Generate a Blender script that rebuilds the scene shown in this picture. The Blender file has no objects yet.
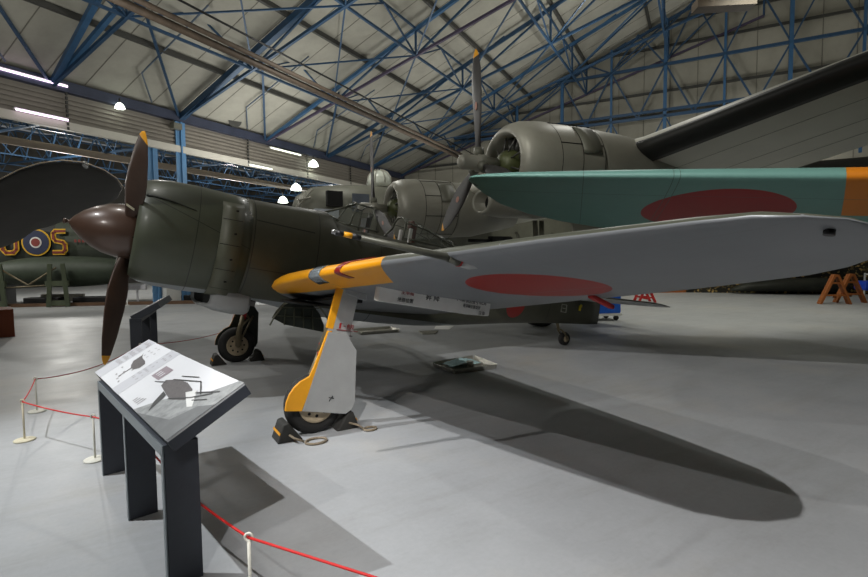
import bpy, bmesh, math, random
from mathutils import Vector, Matrix
random.seed(7)
sc = bpy.context.scene
COL = sc.collection
PI = math.pi
def rad(d): return d*PI/180
# ------------------------------------------------------------------ camera
cC=Vector((-1.5123,-6.7383,1.6954)); cF=Vector((0.52544,0.84869,-0.060318)); cR=Vector((0.849857,-0.526909,-0.0105017)); cU=Vector((0.0406948,0.0457437,0.998124))
cd=bpy.data.cameras.new('camera'); cam=bpy.data.objects.new('camera',cd); COL.objects.link(cam)
m=Matrix((( cR.x,cU.x,-cF.x,cC.x),(cR.y,cU.y,-cF.y,cC.y),(cR.z,cU.z,-cF.z,cC.z),(0,0,0,1)))
cam.matrix_world=m; cd.sensor_width=36; cd.lens=36*495.17/868; cd.clip_end=300; cd.clip_start=.05
sc.camera=cam
sc.view_settings.view_transform='Standard'; sc.view_settings.look='None'; sc.view_settings.gamma=1; sc.view_settings.exposure=0
# ------------------------------------------------------------------ materials
def lin(c):
    return tuple(((v/255)/12.92 if v/255<=.04045 else ((v/255+.055)/1.055)**2.4) for v in c)
def nd(nt,t,**k):
    n=nt.nodes.new(t)
    for a,b in k.items(): setattr(n,a,b)
    return n
def mat(name,rgb,rough=.6,metal=0,var=.12,vscale=3,marks=(),bump=0,bscale=40,emit=None,estr=0,coat=0,rgb2=None,stretch=None,trans=0,spec=.5):
    """rgb sRGB 0-255; marks = [(conditions, rgb)], conditions are ('dot',axis,lo,hi) or ('circ',c,e1,e2,r,r_in) in world space"""
    M=bpy.data.materials.new(name); M.use_nodes=True; nt=M.node_tree; L=nt.links.new
    b=nt.nodes['Principled BSDF']
    b.inputs['Roughness'].default_value=rough; b.inputs['Metallic'].default_value=metal
    b.inputs['Coat Weight'].default_value=coat; b.inputs['Coat Roughness'].default_value=.15
    b.inputs['Transmission Weight'].default_value=trans; b.inputs['Specular IOR Level'].default_value=spec
    base=lin(rgb)
    tc=nd(nt,'ShaderNodeTexCoord')
    mp=nd(nt,'ShaderNodeMapping'); L(tc.outputs['Object'],mp.inputs['Vector'])
    if stretch: mp.inputs['Scale'].default_value=stretch
    nz=nd(nt,'ShaderNodeTexNoise'); nz.inputs['Scale'].default_value=vscale; nz.inputs['Detail'].default_value=7; nz.inputs['Roughness'].default_value=.65
    L(mp.outputs[0],nz.inputs['Vector'])
    rp=nd(nt,'ShaderNodeValToRGB'); rp.color_ramp.elements[0].position=.3; rp.color_ramp.elements[1].position=.7
    lo=tuple(v*(1-var) for v in base); hi=tuple(min(1,v*(1+var)) for v in base)
    if rgb2: lo=lin(rgb2); hi=base
    rp.color_ramp.elements[0].color=(*lo,1); rp.color_ramp.elements[1].color=(*hi,1)
    L(nz.outputs['Fac'],rp.inputs[0]); cur=rp.outputs[0]
    if marks:
        g=nd(nt,'ShaderNodeNewGeometry')
        def dot(ax):
            v=nd(nt,'ShaderNodeVectorMath',operation='DOT_PRODUCT'); L(g.outputs['Position'],v.inputs[0]); v.inputs[1].default_value=tuple(ax); return v.outputs['Value']
        def mm(op,x,y):
            v=nd(nt,'ShaderNodeMath',operation=op)
            for i,q in enumerate((x,y)):
                if isinstance(q,(int,float)): v.inputs[i].default_value=q
                else: L(q,v.inputs[i])
            return v.outputs[0]
        for conds,c in marks:
            f=None
            for cnd in conds:
                if cnd[0]=='dot':
                    d=dot(cnd[1]); k=mm('MULTIPLY',mm('GREATER_THAN',d,cnd[2]),mm('LESS_THAN',d,cnd[3]))
                elif cnd[0]=='up':
                    v=nd(nt,'ShaderNodeVectorMath',operation='DOT_PRODUCT'); L(g.outputs['Normal'],v.inputs[0]); v.inputs[1].default_value=tuple(cnd[1]); k=mm('GREATER_THAN',v.outputs['Value'],cnd[2])
                else:
                    _,c0,e1,e2,r,ri=cnd; c0=Vector(c0)
                    x=mm('SUBTRACT',dot(e1),c0.dot(Vector(e1))); y=mm('SUBTRACT',dot(e2),c0.dot(Vector(e2)))
                    q=mm('ADD',mm('MULTIPLY',x,x),mm('MULTIPLY',y,y)); k=mm('MULTIPLY',mm('LESS_THAN',q,r*r),mm('GREATER_THAN',q,ri*ri if ri>0 else -1))
                f=k if f is None else mm('MULTIPLY',f,k)
            mx=nd(nt,'ShaderNodeMix',data_type='RGBA'); L(f,mx.inputs[0]); L(cur,mx.inputs[6]); mx.inputs[7].default_value=(*lin(c),1); cur=mx.outputs[2]
    L(cur,b.inputs['Base Color'])
    if bump:
        n2=nd(nt,'ShaderNodeTexNoise'); n2.inputs['Scale'].default_value=bscale; n2.inputs['Detail'].default_value=4; L(mp.outputs[0],n2.inputs['Vector'])
        bp=nd(nt,'ShaderNodeBump'); bp.inputs['Strength'].default_value=bump; bp.inputs['Distance'].default_value=.02; L(n2.outputs['Fac'],bp.inputs['Height']); L(bp.outputs[0],b.inputs['Normal'])
    if emit: b.inputs['Emission Color'].default_value=(*lin(emit),1); b.inputs['Emission Strength'].default_value=estr
    return M
# ------------------------------------------------------------------ mesh helpers
class MB:
    def __init__(s): s.v=[]; s.f=[]; s.m=[]; s.sm=[]
    def add(s,vs,fs,mi=0,smooth=False):
        o=len(s.v); s.v+= [Vector(v) for v in vs]
        for f in fs: s.f.append([i+o for i in f]); s.m.append(mi); s.sm.append(smooth)
        return s
    def box(s,c,d,ax=None,mi=0):
        c=Vector(c); X,Y,Z=ax if ax else (Vector((1,0,0)),Vector((0,1,0)),Vector((0,0,1)))
        vs=[c+X*(i*d[0]/2)+Y*(j*d[1]/2)+Z*(k*d[2]/2) for i in(-1,1) for j in(-1,1) for k in(-1,1)]
        return s.add(vs,[(0,1,3,2),(4,6,7,5),(0,4,5,1),(2,3,7,6),(0,2,6,4),(1,5,7,3)],mi)
    def bar(s,p,q,w,h=None,up=(0,0,1),mi=0):
        p=Vector(p);q=Vector(q);h=h or w; z=(q-p); l=z.length; z.normalize(); u=Vector(up)
        if abs(u.dot(z))>.98: u=Vector((1,0,0))
        x=z.cross(u).normalized(); y=x.cross(z)
        return s.box((p+q)/2,(w,h,l),(x,y,z),mi)
    def tube(s,pts,r,n=8,cap=True,mi=0,closed=False):
        pts=[Vector(p) for p in pts]; rs=r if isinstance(r,(list,tuple)) else [r]*len(pts)
        vs=[];N=len(pts); prev=None
        for i,p in enumerate(pts):
            a=pts[(i-1)%N] if (closed or i>0) else p; b=pts[(i+1)%N] if (closed or i<N-1) else p
            t=(b-a).normalized()
            if prev is None:
                u=Vector((0,0,1)) if abs(t.z)<.9 else Vector((1,0,0)); x=t.cross(u).normalized()
            else: x=(prev-t*prev.dot(t)).normalized()
            prev=x; y=t.cross(x)
            vs+=[p+(x*math.cos(2*PI*k/n)+y*math.sin(2*PI*k/n))*rs[i] for k in range(n)]
        fs=[]
        for i in range(N if closed else N-1):
            j=(i+1)%N
            for k in range(n): fs.append((i*n+k,i*n+(k+1)%n,j*n+(k+1)%n,j*n+k))
        if cap and not closed: fs+= [tuple(range(n))[::-1],tuple(range((N-1)*n,N*n))]
        return s.add(vs,fs,mi,True)
    def loft(s,rings,cap=(True,True),mi=0,smooth=True,closed=True):
        n=len(rings[0]); vs=[v for r in rings for v in r]; fs=[]
        for i in range(len(rings)-1):
            for k in range(n if closed else n-1): fs.append((i*n+k,i*n+(k+1)%n,(i+1)*n+(k+1)%n,(i+1)*n+k))
        s.add(vs,fs,mi,smooth); o=len(s.v)-len(vs)
        if cap[0]: s.f.append([o+k for k in range(n)][::-1]); s.m.append(mi); s.sm.append(False)
        if cap[1]: s.f.append([o+(len(rings)-1)*n+k for k in range(n)]); s.m.append(mi); s.sm.append(False)
        return s
    def lathe(s,o,ax,prof,n=32,mi=0,cap=(True,True),e=None,ell=(1,1)):
        """prof = [(dist along axis, radius)]"""
        o=Vector(o);ax=Vector(ax).normalized()
        if e is None:
            u=Vector((0,0,1)) if abs(ax.z)<.9 else Vector((1,0,0)); x=ax.cross(u).normalized()
        else: x=Vector(e)
        y=ax.cross(x)
        return s.loft([[o+ax*d+(x*math.cos(2*PI*k/n)*ell[0]+y*math.sin(2*PI*k/n)*ell[1])*max(r,.0005) for k in range(n)] for d,r in prof],cap,mi)
    def prism(s,poly,d,mi=0):
        n=len(poly); poly=[Vector(p) for p in poly]; d=Vector(d)
        vs=poly+[p+d for p in poly]
        return s.add(vs,[tuple(range(n))[::-1],tuple(range(n,2*n))]+[(i,(i+1)%n,n+(i+1)%n,n+i) for i in range(n)],mi)
    def build(s,name,mats,parent=None,bevel=0,solid=0,sub=0,recalc=True):
        org=parent.matrix_world.translation.copy() if parent else Vector((0,0,0))
        if parent:
            p=parent; org=Vector((0,0,0))
            while p: org+=p.location; p=p.parent
        me=bpy.data.meshes.new(name); me.from_pydata([v-org for v in s.v],[],s.f)
        if not isinstance(mats,(list,tuple)): mats=[mats]
        for q in mats: me.materials.append(q)
        me.polygons.foreach_set('material_index',s.m); me.polygons.foreach_set('use_smooth',s.sm); me.update()
        if recalc:
            bm=bmesh.new(); bm.from_mesh(me); bmesh.ops.recalc_face_normals(bm,faces=bm.faces); bm.to_mesh(me); bm.free()
        o=bpy.data.objects.new(name,me); COL.objects.link(o)
        if parent: o.parent=parent
        if solid: q=o.modifiers.new('s','SOLIDIFY'); q.thickness=solid; q.offset=0
        if bevel: q=o.modifiers.new('b','BEVEL'); q.width=bevel; q.segments=2; q.limit_method='ANGLE'; q.angle_limit=rad(40)
        if sub: q=o.modifiers.new('u','SUBSURF'); q.levels=sub; q.render_levels=sub
        return o
def thing(name,label,cat,loc=(0,0,0),group=None,rotz=0):
    o=bpy.data.objects.new(name,None); COL.objects.link(o); o.location=loc; o.rotation_euler=(0,0,rotz); o.empty_display_size=.2
    o['label']=label; o['category']=cat
    if group: o['group']=group
    return o
def tag(o,label,cat,group=None,kind=None):
    if label: o['label']=label
    if cat: o['category']=cat
    if group: o['group']=group
    if kind: o['kind']=kind
    return o
def struct(o): o['kind']='structure'; return o
def pl(o,l): o['label']=l; return o
def dup(root,loc,label,group=None,rotz=None):
    r=root.copy(); COL.objects.link(r); r.location=loc; r['label']=label
    if rotz is not None: r.rotation_euler=(0,0,rotz)
    if group: r['group']=group
    def rec(a,b):
        for ch in [c for c in COL.objects if c.parent==a]:
            c=ch.copy(); COL.objects.link(c); c.parent=b; rec(ch,c)
    rec(root,r); return r
def setorg(o,loc):
    """move a top-level mesh's origin to loc (its base)"""
    loc=Vector(loc); o.data.transform(Matrix.Translation(-loc)); o.location=loc; return o
V3=Vector
def text(s,o,ex,ey,size,mt,parent,name='lettering',align='LEFT',thick=.001,xs=1.0):
    """flat lettering at o with reading direction ex, up ey"""
    cu=bpy.data.curves.new(name,'FONT'); cu.body=s; cu.size=size; cu.align_x=align; cu.extrude=thick
    t=bpy.data.objects.new(name,cu); COL.objects.link(t)
    dg=bpy.context.evaluated_depsgraph_get(); me=bpy.data.meshes.new_from_object(t.evaluated_get(dg)); bpy.data.objects.remove(t)
    ex=V3(ex).normalized();ey=V3(ey).normalized();ez=ex.cross(ey); org=V3((0,0,0)); p=parent
    while p: org+=p.location; p=p.parent
    o=V3(o)-org
    for v in me.vertices: v.co=o+ex*v.co.x*xs+ey*v.co.y+ez*v.co.z
    me.materials.clear(); me.materials.append(mt)
    ob=bpy.data.objects.new(name,me); COL.objects.link(ob); ob.parent=parent; return ob
# ------------------------------------------------------------------ aircraft frame of the fighter
AL=.18907; A=V3((math.cos(AL),0,-math.sin(AL))); N=V3((math.sin(AL),0,math.cos(AL))); HUB=V3((-1.4629,0,2.0349)); Yv=V3((0,1,0))
def W(s,y,z): return HUB+A*s+N*z+V3((0,y,0))
hA=HUB.dot(A); hN=HUB.dot(N)
def ring(s,hw,zt,zb,e=2.2,n=40,zc=None):
    """superellipse-like section of the fuselage"""
    zm=(zt+zb)/2 if zc is None else zc; out=[]
    for k in range(n):
        t=2*PI*k/n; c=math.cos(t); q=math.sin(t)
        y=hw*abs(c)**(2/e)*(1 if c>=0 else -1); z=abs(q)**(2/e)
        z=zm+(zt-zm)*z if q>=0 else zm-(zm-zb)*z
        out.append(W(s,y,z))
    return out
OLV=(70,70,57); GRY=(150,153,156)
m_olive=mat('olive_paint',OLV,.5,.1,.13,4,bump=.05,bscale=30,marks=[
   ([('dot',N,-9,hN-.56)],(146,150,152)),
   ([('circ',W(5.72,-.35,-.08),A,N,.22,0),('dot',Yv,-9,0)],(150,38,34)),
   ([('dot',A,hA+1.235,hA+1.247)],(30,31,26)),([('dot',A,hA+2.06,hA+2.07)],(34,35,30)),([('dot',A,hA+3.0,hA+3.008),('dot',N,-9,hN+.5)],(36,37,31)),
   ([('dot',N,hN-.2,hN-.19),('dot',A,hA+1.25,hA+4)],(36,37,31)),([('dot',N,hN+.38,hN+.395),('dot',A,hA+1.25,hA+2.0)],(30,31,26)),
   ([('dot',A,hA+6.6,hA+6.61)],(34,35,30))])
m_cowl=mat('cowling_paint',(72,76,61),.46,.05,.08,4,coat=.08,marks=[
   ([('dot',N,-9,hN-.53)],(146,150,152)),
   ([('dot',A,hA+.62,hA+.628)],(38,40,33)),([('dot',A+N*.12,hA+hN*.12+.2,hA+hN*.12+1.3),('dot',N+A*.35,hN+hA*.35+.30+.14,hN+hA*.35+.308+.14)],(38,40,33))])
m_plate=mat('lighter_olive_panel',(88,89,73),.5,.1,.1,6)
m_brown=mat('brown_propeller_paint',(74,56,46),.42,.15,.14,8,coat=.1)
m_spin=mat('brown_spinner_paint',(84,62,50),.38,.1,.08,6,coat=.3)
m_yel=mat('yellow_paint',(232,160,20),.45,0,.08,5)
m_under=mat('wing_paint_grey',(122,125,128),.42,.15,.06,2.5,marks=[
   ([('dot',N*1.0,hN-9,hN+9),('up',N,.35)],(74,76,64)),
   ([('circ',W(2.55,-4.06,0),A,Yv,.52,0),('dot',Yv,-9,0)],(150,20,18)),
   ([('circ',W(2.55,4.06,0),A,Yv,.52,0),('dot',Yv,0,9)],(150,20,18)),
   ([('dot',A+Yv*.088,hA-1,hA+1.60),('dot',Yv-A*1.2,-5.36-1.2*hA,9)],(236,160,14)),
   ([('dot',A-Yv*.088,hA-1,hA+1.60),('dot',Yv,.3,3.5)],(236,160,14)),
   ([('dot',A,hA+1.99,hA+1.995)],(118,120,122)),([('dot',Yv,-4.625,-4.62)],(118,120,122)),([('dot',A-Yv*.02,hA+2.85,hA+2.855)],(126,128,130)),
   ([('dot',Yv,-2.305,-2.30)],(118,120,122))])
m_silver=mat('silver_doped_metal',(160,161,160),.5,.15,.06,5)
m_green=mat('cockpit_primer_dark',(36,42,34),.6,.1,.2,9)
m_tyre=mat('black_rubber',(34,33,32),.75,0,.25,14,bump=.1)
m_hub=mat('bronze_hub_metal',(172,156,130),.5,.2,.15,20)
m_strut=mat('worn_olive_metal',(120,110,88),.5,.4,.15,15)
m_chrome=mat('bright_steel',(190,190,190),.22,.9,.05,10)
m_black=mat('black_paint',(22,22,23),.5,0,.2,10)
m_dark=mat('dark_interior',(14,14,13),.8,0,.3,10)
m_red=mat('red_paint',(170,32,30),.5,0,.1,10)
m_white=mat('white_paint',(222,222,218),.5,0,.05,10)
m_glass=bpy.data.materials.new('canopy_glass'); m_glass.use_nodes=True
_n=m_glass.node_tree; _b=_n.nodes['Principled BSDF']; _t=_n.nodes.new('ShaderNodeBsdfTransparent'); _x=_n.nodes.new('ShaderNodeMixShader'); _x.inputs[0].default_value=.10
_b.inputs['Base Color'].default_value=(.45,.47,.45,1); _b.inputs['Roughness'].default_value=.08; _t.inputs[0].default_value=(.9,.92,.9,1)
_n.links.new(_t.outputs[0],_x.inputs[1]); _n.links.new(_b.outputs[0],_x.inputs[2]); _n.links.new(_x.outputs[0],_n.nodes['Material Output'].inputs[0])

def blade_mesh(mb,hub,rd,ax,R,prof,pitch,mi=0,tipmi=None,tipr=.93,r0=.12,n=14,thick=.13):
    """rd radial dir, ax = forward axis; prof r/R -> chord; pitch r/R -> deg"""
    rd=V3(rd).normalized(); ax=V3(ax).normalized(); tg=ax.cross(rd)
    rings=[]; rr=[]
    for i in range(29):
        q=i/28; r=r0/R+(1-r0/R)*q
        for j in range(len(prof)-1):
            if prof[j][0]<=r<=prof[j+1][0]+1e-6:
                t=(r-prof[j][0])/(prof[j+1][0]-prof[j][0]); c=prof[j][1]*(1-t)+prof[j+1][1]*t; th=prof[j][2]*(1-t)+prof[j+1][2]*t
        p=rad(pitch[0]*(1-r)+pitch[1]*r); cd_=tg*math.cos(p)+ax*math.sin(p); nd_=rd.cross(cd_)
        o=V3(hub)+rd*(r*R); rg=[]
        for k in range(n):
            a=2*PI*k/n; rg.append(o+cd_*(c/2*math.cos(a))+nd_*(th/2*math.sin(a)*(1 if math.cos(a)>0 else .7)))
        rings.append(rg); rr.append(r)
    if tipmi is None: mb.loft(rings,mi=mi)
    else:
        j=next(i for i,r in enumerate(rr) if r>=tipr)
        mb.loft(rings[:j+1],(True,False),mi); mb.loft(rings[j:],(False,True),tipmi)
def airfoil(le,te,th,upv,n=12,camber=.45):
    """closed ring from le to te points, thickness th"""
    le=V3(le);te=V3(te); d=te-le; up=V3(upv); out=[]
    xs=[(1-math.cos(PI*i/n))/2 for i in range(n+1)]
    def t(x): return 5*th*(.2969*math.sqrt(x)-.126*x-.3516*x*x+.2843*x**3-.1036*x**4)
    for x in xs: out.append(le+d*x+up*(t(x)*(1+camber)))
    for x in xs[-2:0:-1]: out.append(le+d*x-up*(t(x)*(1-camber)))
    return out
# ================================================================== FIGHTER
F=thing('fighter_aeroplane','dark olive single-engined fighter with brown spinner and yellow wing edge, parked in the foreground','aeroplane',(0,0,0))
# fuselage body aft of cowling
fus=MB()
secs=[(1.16,.63,.69,-.575,2.05),(1.24,.618,.69,-.57,2.1),(1.5,.57,.70,-.60,2.2),(1.9,.53,.735,-.66,2.3),(2.22,.50,.76,-.70,2.3),(2.36,.49,.66,-.70,2.3),(2.7,.48,.60,-.70,2.3),(3.3,.46,.60,-.69,2.3),(3.9,.43,.62,-.66,2.3),(4.3,.41,.66,-.62,2.2),(4.8,.37,.62,-.55,2.2),(5.6,.30,.53,-.44,2.1),(6.4,.22,.46,-.34,2.1),(7.2,.14,.40,-.26,2.1),(7.9,.06,.36,-.2,2.0),(8.17,.02,.34,-.17,2.0)]
fus.loft([ring(*q) for q in secs]); fus.build('fuselage',m_olive,F)
# dark cockpit sill opening (raised rail) -- cockpit coaming
# cowling: lip, barrel
cw=MB()
def cring(s,r,dz=.055,e=2.05): return ring(s,r,dz+r,dz-r,e,48)
prof=[(.07,.49),(.04,.515),(.04,.54),(.08,.575),(.16,.605),(.30,.63),(.60,.645),(1.0,.64),(1.21,.63)]
cw.loft([cring(.25,.46)]+[cring(*q) for q in prof],(False,True))
cowl=cw.build('cowling',m_cowl,F)
b=MB(); b.loft([cring(.26,.47),cring(.27,.05)],(False,True)); b.build('cowling_interior',m_dark,cowl)
# shoulder intake groove (dark crescent)
g=MB()
def cowlpt(s,ang,off):
    r=.575+.058*min(1,(s-.08)/.24)**.7 if s<.32 else .634+.012*min(1,(s-.32)/.28)
    return W(s,-(r+off)*math.cos(ang),.055+(r+off)*math.sin(ang))
vs=[];fs=[]
K=12
for i in range(K+1):
    t=i/K; s=.09+.50*t; a0=rad(38-12*t); w=rad(2.1*(1-t)+.15)
    vs+=[cowlpt(s,a0+w,.006),cowlpt(s,a0-w,.006)]
fs=[(2*i,2*i+1,2*i+3,2*i+2) for i in range(K)]
g.add(vs,fs,0,True); pl(g.build('intake_groove',mat('groove_dark_green',(38,42,30),.5),cowl,solid=.008),'dark tapering intake groove')
# lighter cooling gill plate wrapped round the rear of the cowling
g=MB(); vs=[];K=16
for i in range(K+1):
    t=i/K; a0=rad(46-122*t); 
    for s,o in ((.86,.010),(1.10,.020)): vs.append(cowlpt(s,a0,o))
g.add(vs,[(2*i,2*i+1,2*i+3,2*i+2) for i in range(K)],0,True)
gp=g.build('cooling_gill_plate',m_plate,F,solid=.014); pl(gp,'lighter olive curved plate')
for a0 in (35,9,-17,-43):
    g=MB(); g.box(cowlpt(1.02,rad(a0),.024),(.03,.012,.02)); g.build('gill_fastener',m_dark,gp)
    g=MB(); g.add([cowlpt(s,rad(a0+d),.019+ (s-.86)*.04) for s in (.87,1.09) for d in (-12,-11.4)],[(0,1,3,2)]); g.build('gill_joint',m_dark,gp)
# chin oil-cooler duct
g=MB()
def rake(r_): return [p+A*(max(-.25,min(.25,-p.y))*.42) for p in r_]
rs=[]
for s,hw,zt,zb in [(.87,.20,-.46,-.70),(.84,.205,-.45,-.715),(.87,.22,-.42,-.74),(1.0,.24,-.42,-.78),(1.2,.25,-.42,-.80),(1.36,.24,-.42,-.79),(1.40,.22,-.44,-.76)]:
    rs.append(rake(ring(s,hw,zt,zb,3.6,28)) if s<.9 else ring(s,hw,zt,zb,3.6,28))
g.loft([rake(ring(.97,.19,-.47,-.69,3.6,28))]+rs,(False,True)); ch=g.build('chin_cooler_duct',m_silver,F); pl(ch,'silver chin duct')
g=MB(); g.loft([rake(ring(.873,.198,-.462,-.698,3.6,24)),rake(ring(.875,.02,-.57,-.59,2,24))],(False,True)); g.build('duct_opening',m_dark,ch)
# spinner and hub
sp=MB(); sp.lathe(W(0,0,0),-A,[(-.12,.315),(0,.315),(.12,.305),(.24,.28),(.36,.225),(.46,.155),(.54,.075),(.575,.02),(.60,.018),(.60,.028),(.63,.028),(.63,.001)],36)
spin=sp.build('spinner',m_spin,F)
g=MB(); ph=.9322
for k in range(8):
    a=2*PI*k/8+.2; rdir=N*math.cos(a)+Yv*(-math.sin(a))
    for dd in (0,.06): g.lathe(W(.04,0,0)+rdir*.322+V3((dd*.8,0,-dd*.2)),rdir,[(0,.011),(.006,.011)],8)
g.build('spinner_screws',m_dark,spin)
for k in range(3):
    t=ph+k*2*PI/3; rd_=N*math.cos(t)-Yv*math.sin(t)
    g=MB(); blade_mesh(g,W(-.02,0,0),rd_,-A,1.52,[(0,.12,.11),(.2,.13,.10),(.3,.19,.06),(.45,.27,.045),(.6,.275,.035),(.8,.235,.022),(.93,.165,.014),(.98,.10,.01),(1.0,.03,.006)],(66,30),0,1,.93)
    bl=g.build('propeller_blade',[m_brown,m_yel],F); pl(bl,'brown blade with yellow tip')
    if k==0:
        p=rad(66*.72+30*.28); tg=(-A).cross(rd_); cdv=tg*math.cos(p)-A*math.sin(p); nv=rd_.cross(cdv)
        g=MB()
        for sg in (1,-1): g.box(W(-.02,0,0)+rd_*.46+nv*.033*sg,(.10,.035,.004),(cdv,rd_,nv))
        pl(g.build('blade_marking',mat('cream_stripe',(214,208,180),.6),bl),'short cream band')
# wings
LEp=[(0,1.75),(.52,1.60),(.72,1.50),(1.2,1.45),(2,1.45),(3.5,1.55),(4.9,1.73),(5.3,1.80),(5.6,1.85),(5.8,1.90),(5.93,1.99),(6.02,2.10),(6.06,2.24)]
TEp=[(0,4.0),(.52,3.95),(.72,3.9),(1.2,3.84),(2,3.72),(3.5,3.42),(4.9,3.13),(5.3,3.02),(5.6,2.93),(5.8,2.80),(5.93,2.66),(6.02,2.50),(6.06,2.36)]
def wing(sg,name,parent,mt):
    rings=[]
    for (y,l),(_,t) in zip(LEp,TEp):
        z=-.45+.105*y; th=(t-l)*(.132-.045*y/6+max(0,1.6-y)*.025)*(1 if y<5.9 else .8)
        if sg>0: pass
        rings.append(airfoil(W(l,sg*y,z),W(t,sg*y,z-.03),th,N,16))
    g=MB(); g.loft(rings,(True,True)); return g.build(name,mt,parent)
wp=wing(-1,'wing',F,m_under); pl(wp,'near wing, grey beneath with red disc and yellow leading edge')
ws=wing(1,'wing',F,m_under); pl(ws,'far wing')
# nav light recess near port tip underside
def under(s,y,d=0): return W(s,y,-.45+.105*abs(y)-.028-d)
g=MB(); g.lathe(under(2.16,-5.95,-.012),-N,[(0,.02),(.02,.02)],18,e=A,ell=(1.2,.9)); pl(g.build('navigation_light_recess',m_black,wp),'dark oval recess')
# landing light lens in yellow edge + dark red maker's sash
def lepatch(y0,y1,a0,a1,off,name,mt,par,bow=0,label=None):
    g=MB(); vs=[];n1=8;n2=8
    for i in range(n1+1):
        q=i/n1
        for j in range(n2+1):
            t=a0+(a1-a0)*j/n2; y=y0+(y1-y0)*q+bow*math.sin(PI*j/n2)
            # point on LE section, param t -1 (lower) .. 1 (upper)
            import bisect
            l=1.42+.03*(y-.9)/1.1 if y<2 else 1.45+.1*(y-2)/1.5; te=3.88-(y-.9)*.148; c=te-l
            z=-.45+.105*y; th=c*(.132-.045*y/6); x=abs(t)**2*.10
            zz=5*th*(.2969*math.sqrt(x)-.126*x-.3516*x*x)*(1.45 if t>0 else -.55)
            vs.append(W(l+c*x-off*(1-abs(t)),-y,z+zz+off*(1 if t>0 else -1)*abs(t)))
    g.add(vs,[(i*(n2+1)+j,i*(n2+1)+j+1,(i+1)*(n2+1)+j+1,(i+1)*(n2+1)+j) for i in range(n1) for j in range(n2)],0,True)
    o=g.build(name,mt,par,solid=.004)
    if label: pl(o,label)
    return o
lepatch(2.10,2.34,-.80,.70,.004,'landing_light',mat('lamp_lens',(170,180,186),.15,.6,.2,30),wp,.08,'clear curved landing light lens')
lepatch(2.78,2.88,-.75,.85,.004,'red_wing_mark',mat('maroon_paint',(128,20,24),.4),wp,-.05,'dark red crescent mark')
lepatch(2.66,3.06,.62,.95,.005,'red_wing_mark',mat('maroon_paint',(128,20,24),.4),wp,0,'dark red bar')
# red trim tab / aileron lock behind red disc
g=MB(); g.prism([W(3.10,-4.06,-.045),W(3.10,-4.12,-.045),W(3.36,-4.13,-.10),W(3.36,-4.07,-.10)],-N*.035); pl(g.build('aileron_lock',m_red,wp,bevel=.01),'red tab hanging under the wing')
# pylon with stencilling
PS=-.05
m_pyl=mat('pylon_pale_grey',(232,230,226),.45,.05,.04,8)
py=-2.74
g=MB()
rs=[]
for s,hw,zt,zb in [(1.90,.012,-.20,-.345),(1.93,.028,-.17,-.355),(2.5,.034,-.12,-.355),(2.9,.03,-.14,-.355),(3.18,.018,-.16,-.34),(3.2,.006,-.18,-.33)]:
    rs.append([W(s,py-hw,zt),W(s,py+hw,zt),W(s,py+hw,zb),W(s,py-hw,zb)])
g.loft(rs,smooth=False); pyl=g.build('wing_pylon',m_pyl,F,bevel=.008); pl(pyl,'pale grey pylon with red and black stencilling')
yo=py-.037
m_ink=mat('black_stencil_ink',(26,26,28),.6); m_rink=mat('red_stencil_ink',(150,30,32),.6)
text('主車輪',W(2.14,yo,-.255),A,N,.045,m_rink,pyl,'red_stencil')
text('注意位置',W(2.11,yo,-.325),A,N,.042,m_ink,pyl,'black_stencil')
text('昇 降',W(2.40,yo,-.27),A,N,.07,m_ink,pyl,'black_stencil')
text('キ-100 製造番号16336',W(2.74,yo,-.235),A,N,.055,m_ink,pyl,'black_stencil',xs=.72)
text('陸軍航空審査部',W(2.84,yo,-.285),A,N,.038,m_ink,pyl,'black_stencil',xs=.8)
text('注意',W(3.04,yo,-.335),A,N,.04,m_ink,pyl,'black_stencil')
# pitot tube
g=MB(); g.tube([W(1.02,-4.2,-.02),W(1.74,-4.2,-.02)],[.016,.026],12); g.tube([W(1.66,-4.2,-.02),W(1.74,-4.2,-.02)],[.03,.045],12)
pt=g.build('pitot_tube',mat('pitot_olive',(88,88,78),.45,.2,.1,9),F)
g=MB(); g.tube([W(.97,-4.2,-.02),W(1.02,-4.2,-.02)],[.014,.0165],12); g.build('pitot_yellow_band',m_yel,pt)
g=MB(); g.tube([W(.93,-4.2,-.02),W(.97,-4.2,-.02)],.0155,12); g.build('pitot_black_band',m_black,pt)
g=MB(); g.tube([W(1.02,-4.2,-.02),W(1.07,-4.2,-.02)],.0175,12); g.build('pitot_black_band',m_black,pt)
g=MB(); g.tube([W(.905,-4.2,-.02),W(.93,-4.2,-.02)],[.010,.014],12); g.build('pitot_head',m_chrome,pt)
g=MB(); g.tube([W(1.735,-4.2,-.02),W(1.748,-4.2,-.02)],.047,14); pl(g.build('red_ring',m_red,pt),'red ring at the wing end')
g=MB(); g.lathe(W(1.745,-4.2,-.02),A,[(0,.044),(.08,.05),(.2,.02),(.24,.004)],14); g.build('pitot_fairing',m_silver,pt)
# tail
g=MB(); rings=[]
for y,l,t in [(0,6.72,7.85),(.3,6.82,7.83),(1.2,7.0,7.78),(1.7,7.12,7.70),(1.9,7.22,7.6),(1.97,7.34,7.48)]:
    rings.append((y,l,t))
for sg in (-1,1):
    g=MB(); g.loft([airfoil(W(l,sg*y,.25),W(t,sg*y,.25),(t-l)*.09,N,8) for y,l,t in rings]); g.build('tailplane',m_under if 0 else mat('tail_grey',(172,174,174),.45,.1,.06,3,marks=[([('up',N,.3)],(74,76,64))]),F)
g=MB(); rr=[]
for z,l,t in [(.3,6.6,7.9),(.6,6.85,8.15),(1.0,7.15,8.17),(1.3,7.4,8.1),(1.45,7.6,7.95)]:
    rr.append(airfoil(W(l,0,z),W(t,0,z),(t-l)*.08,Yv,8))
g.loft(rr); g.build('tail_fin',m_olive,F)
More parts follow.
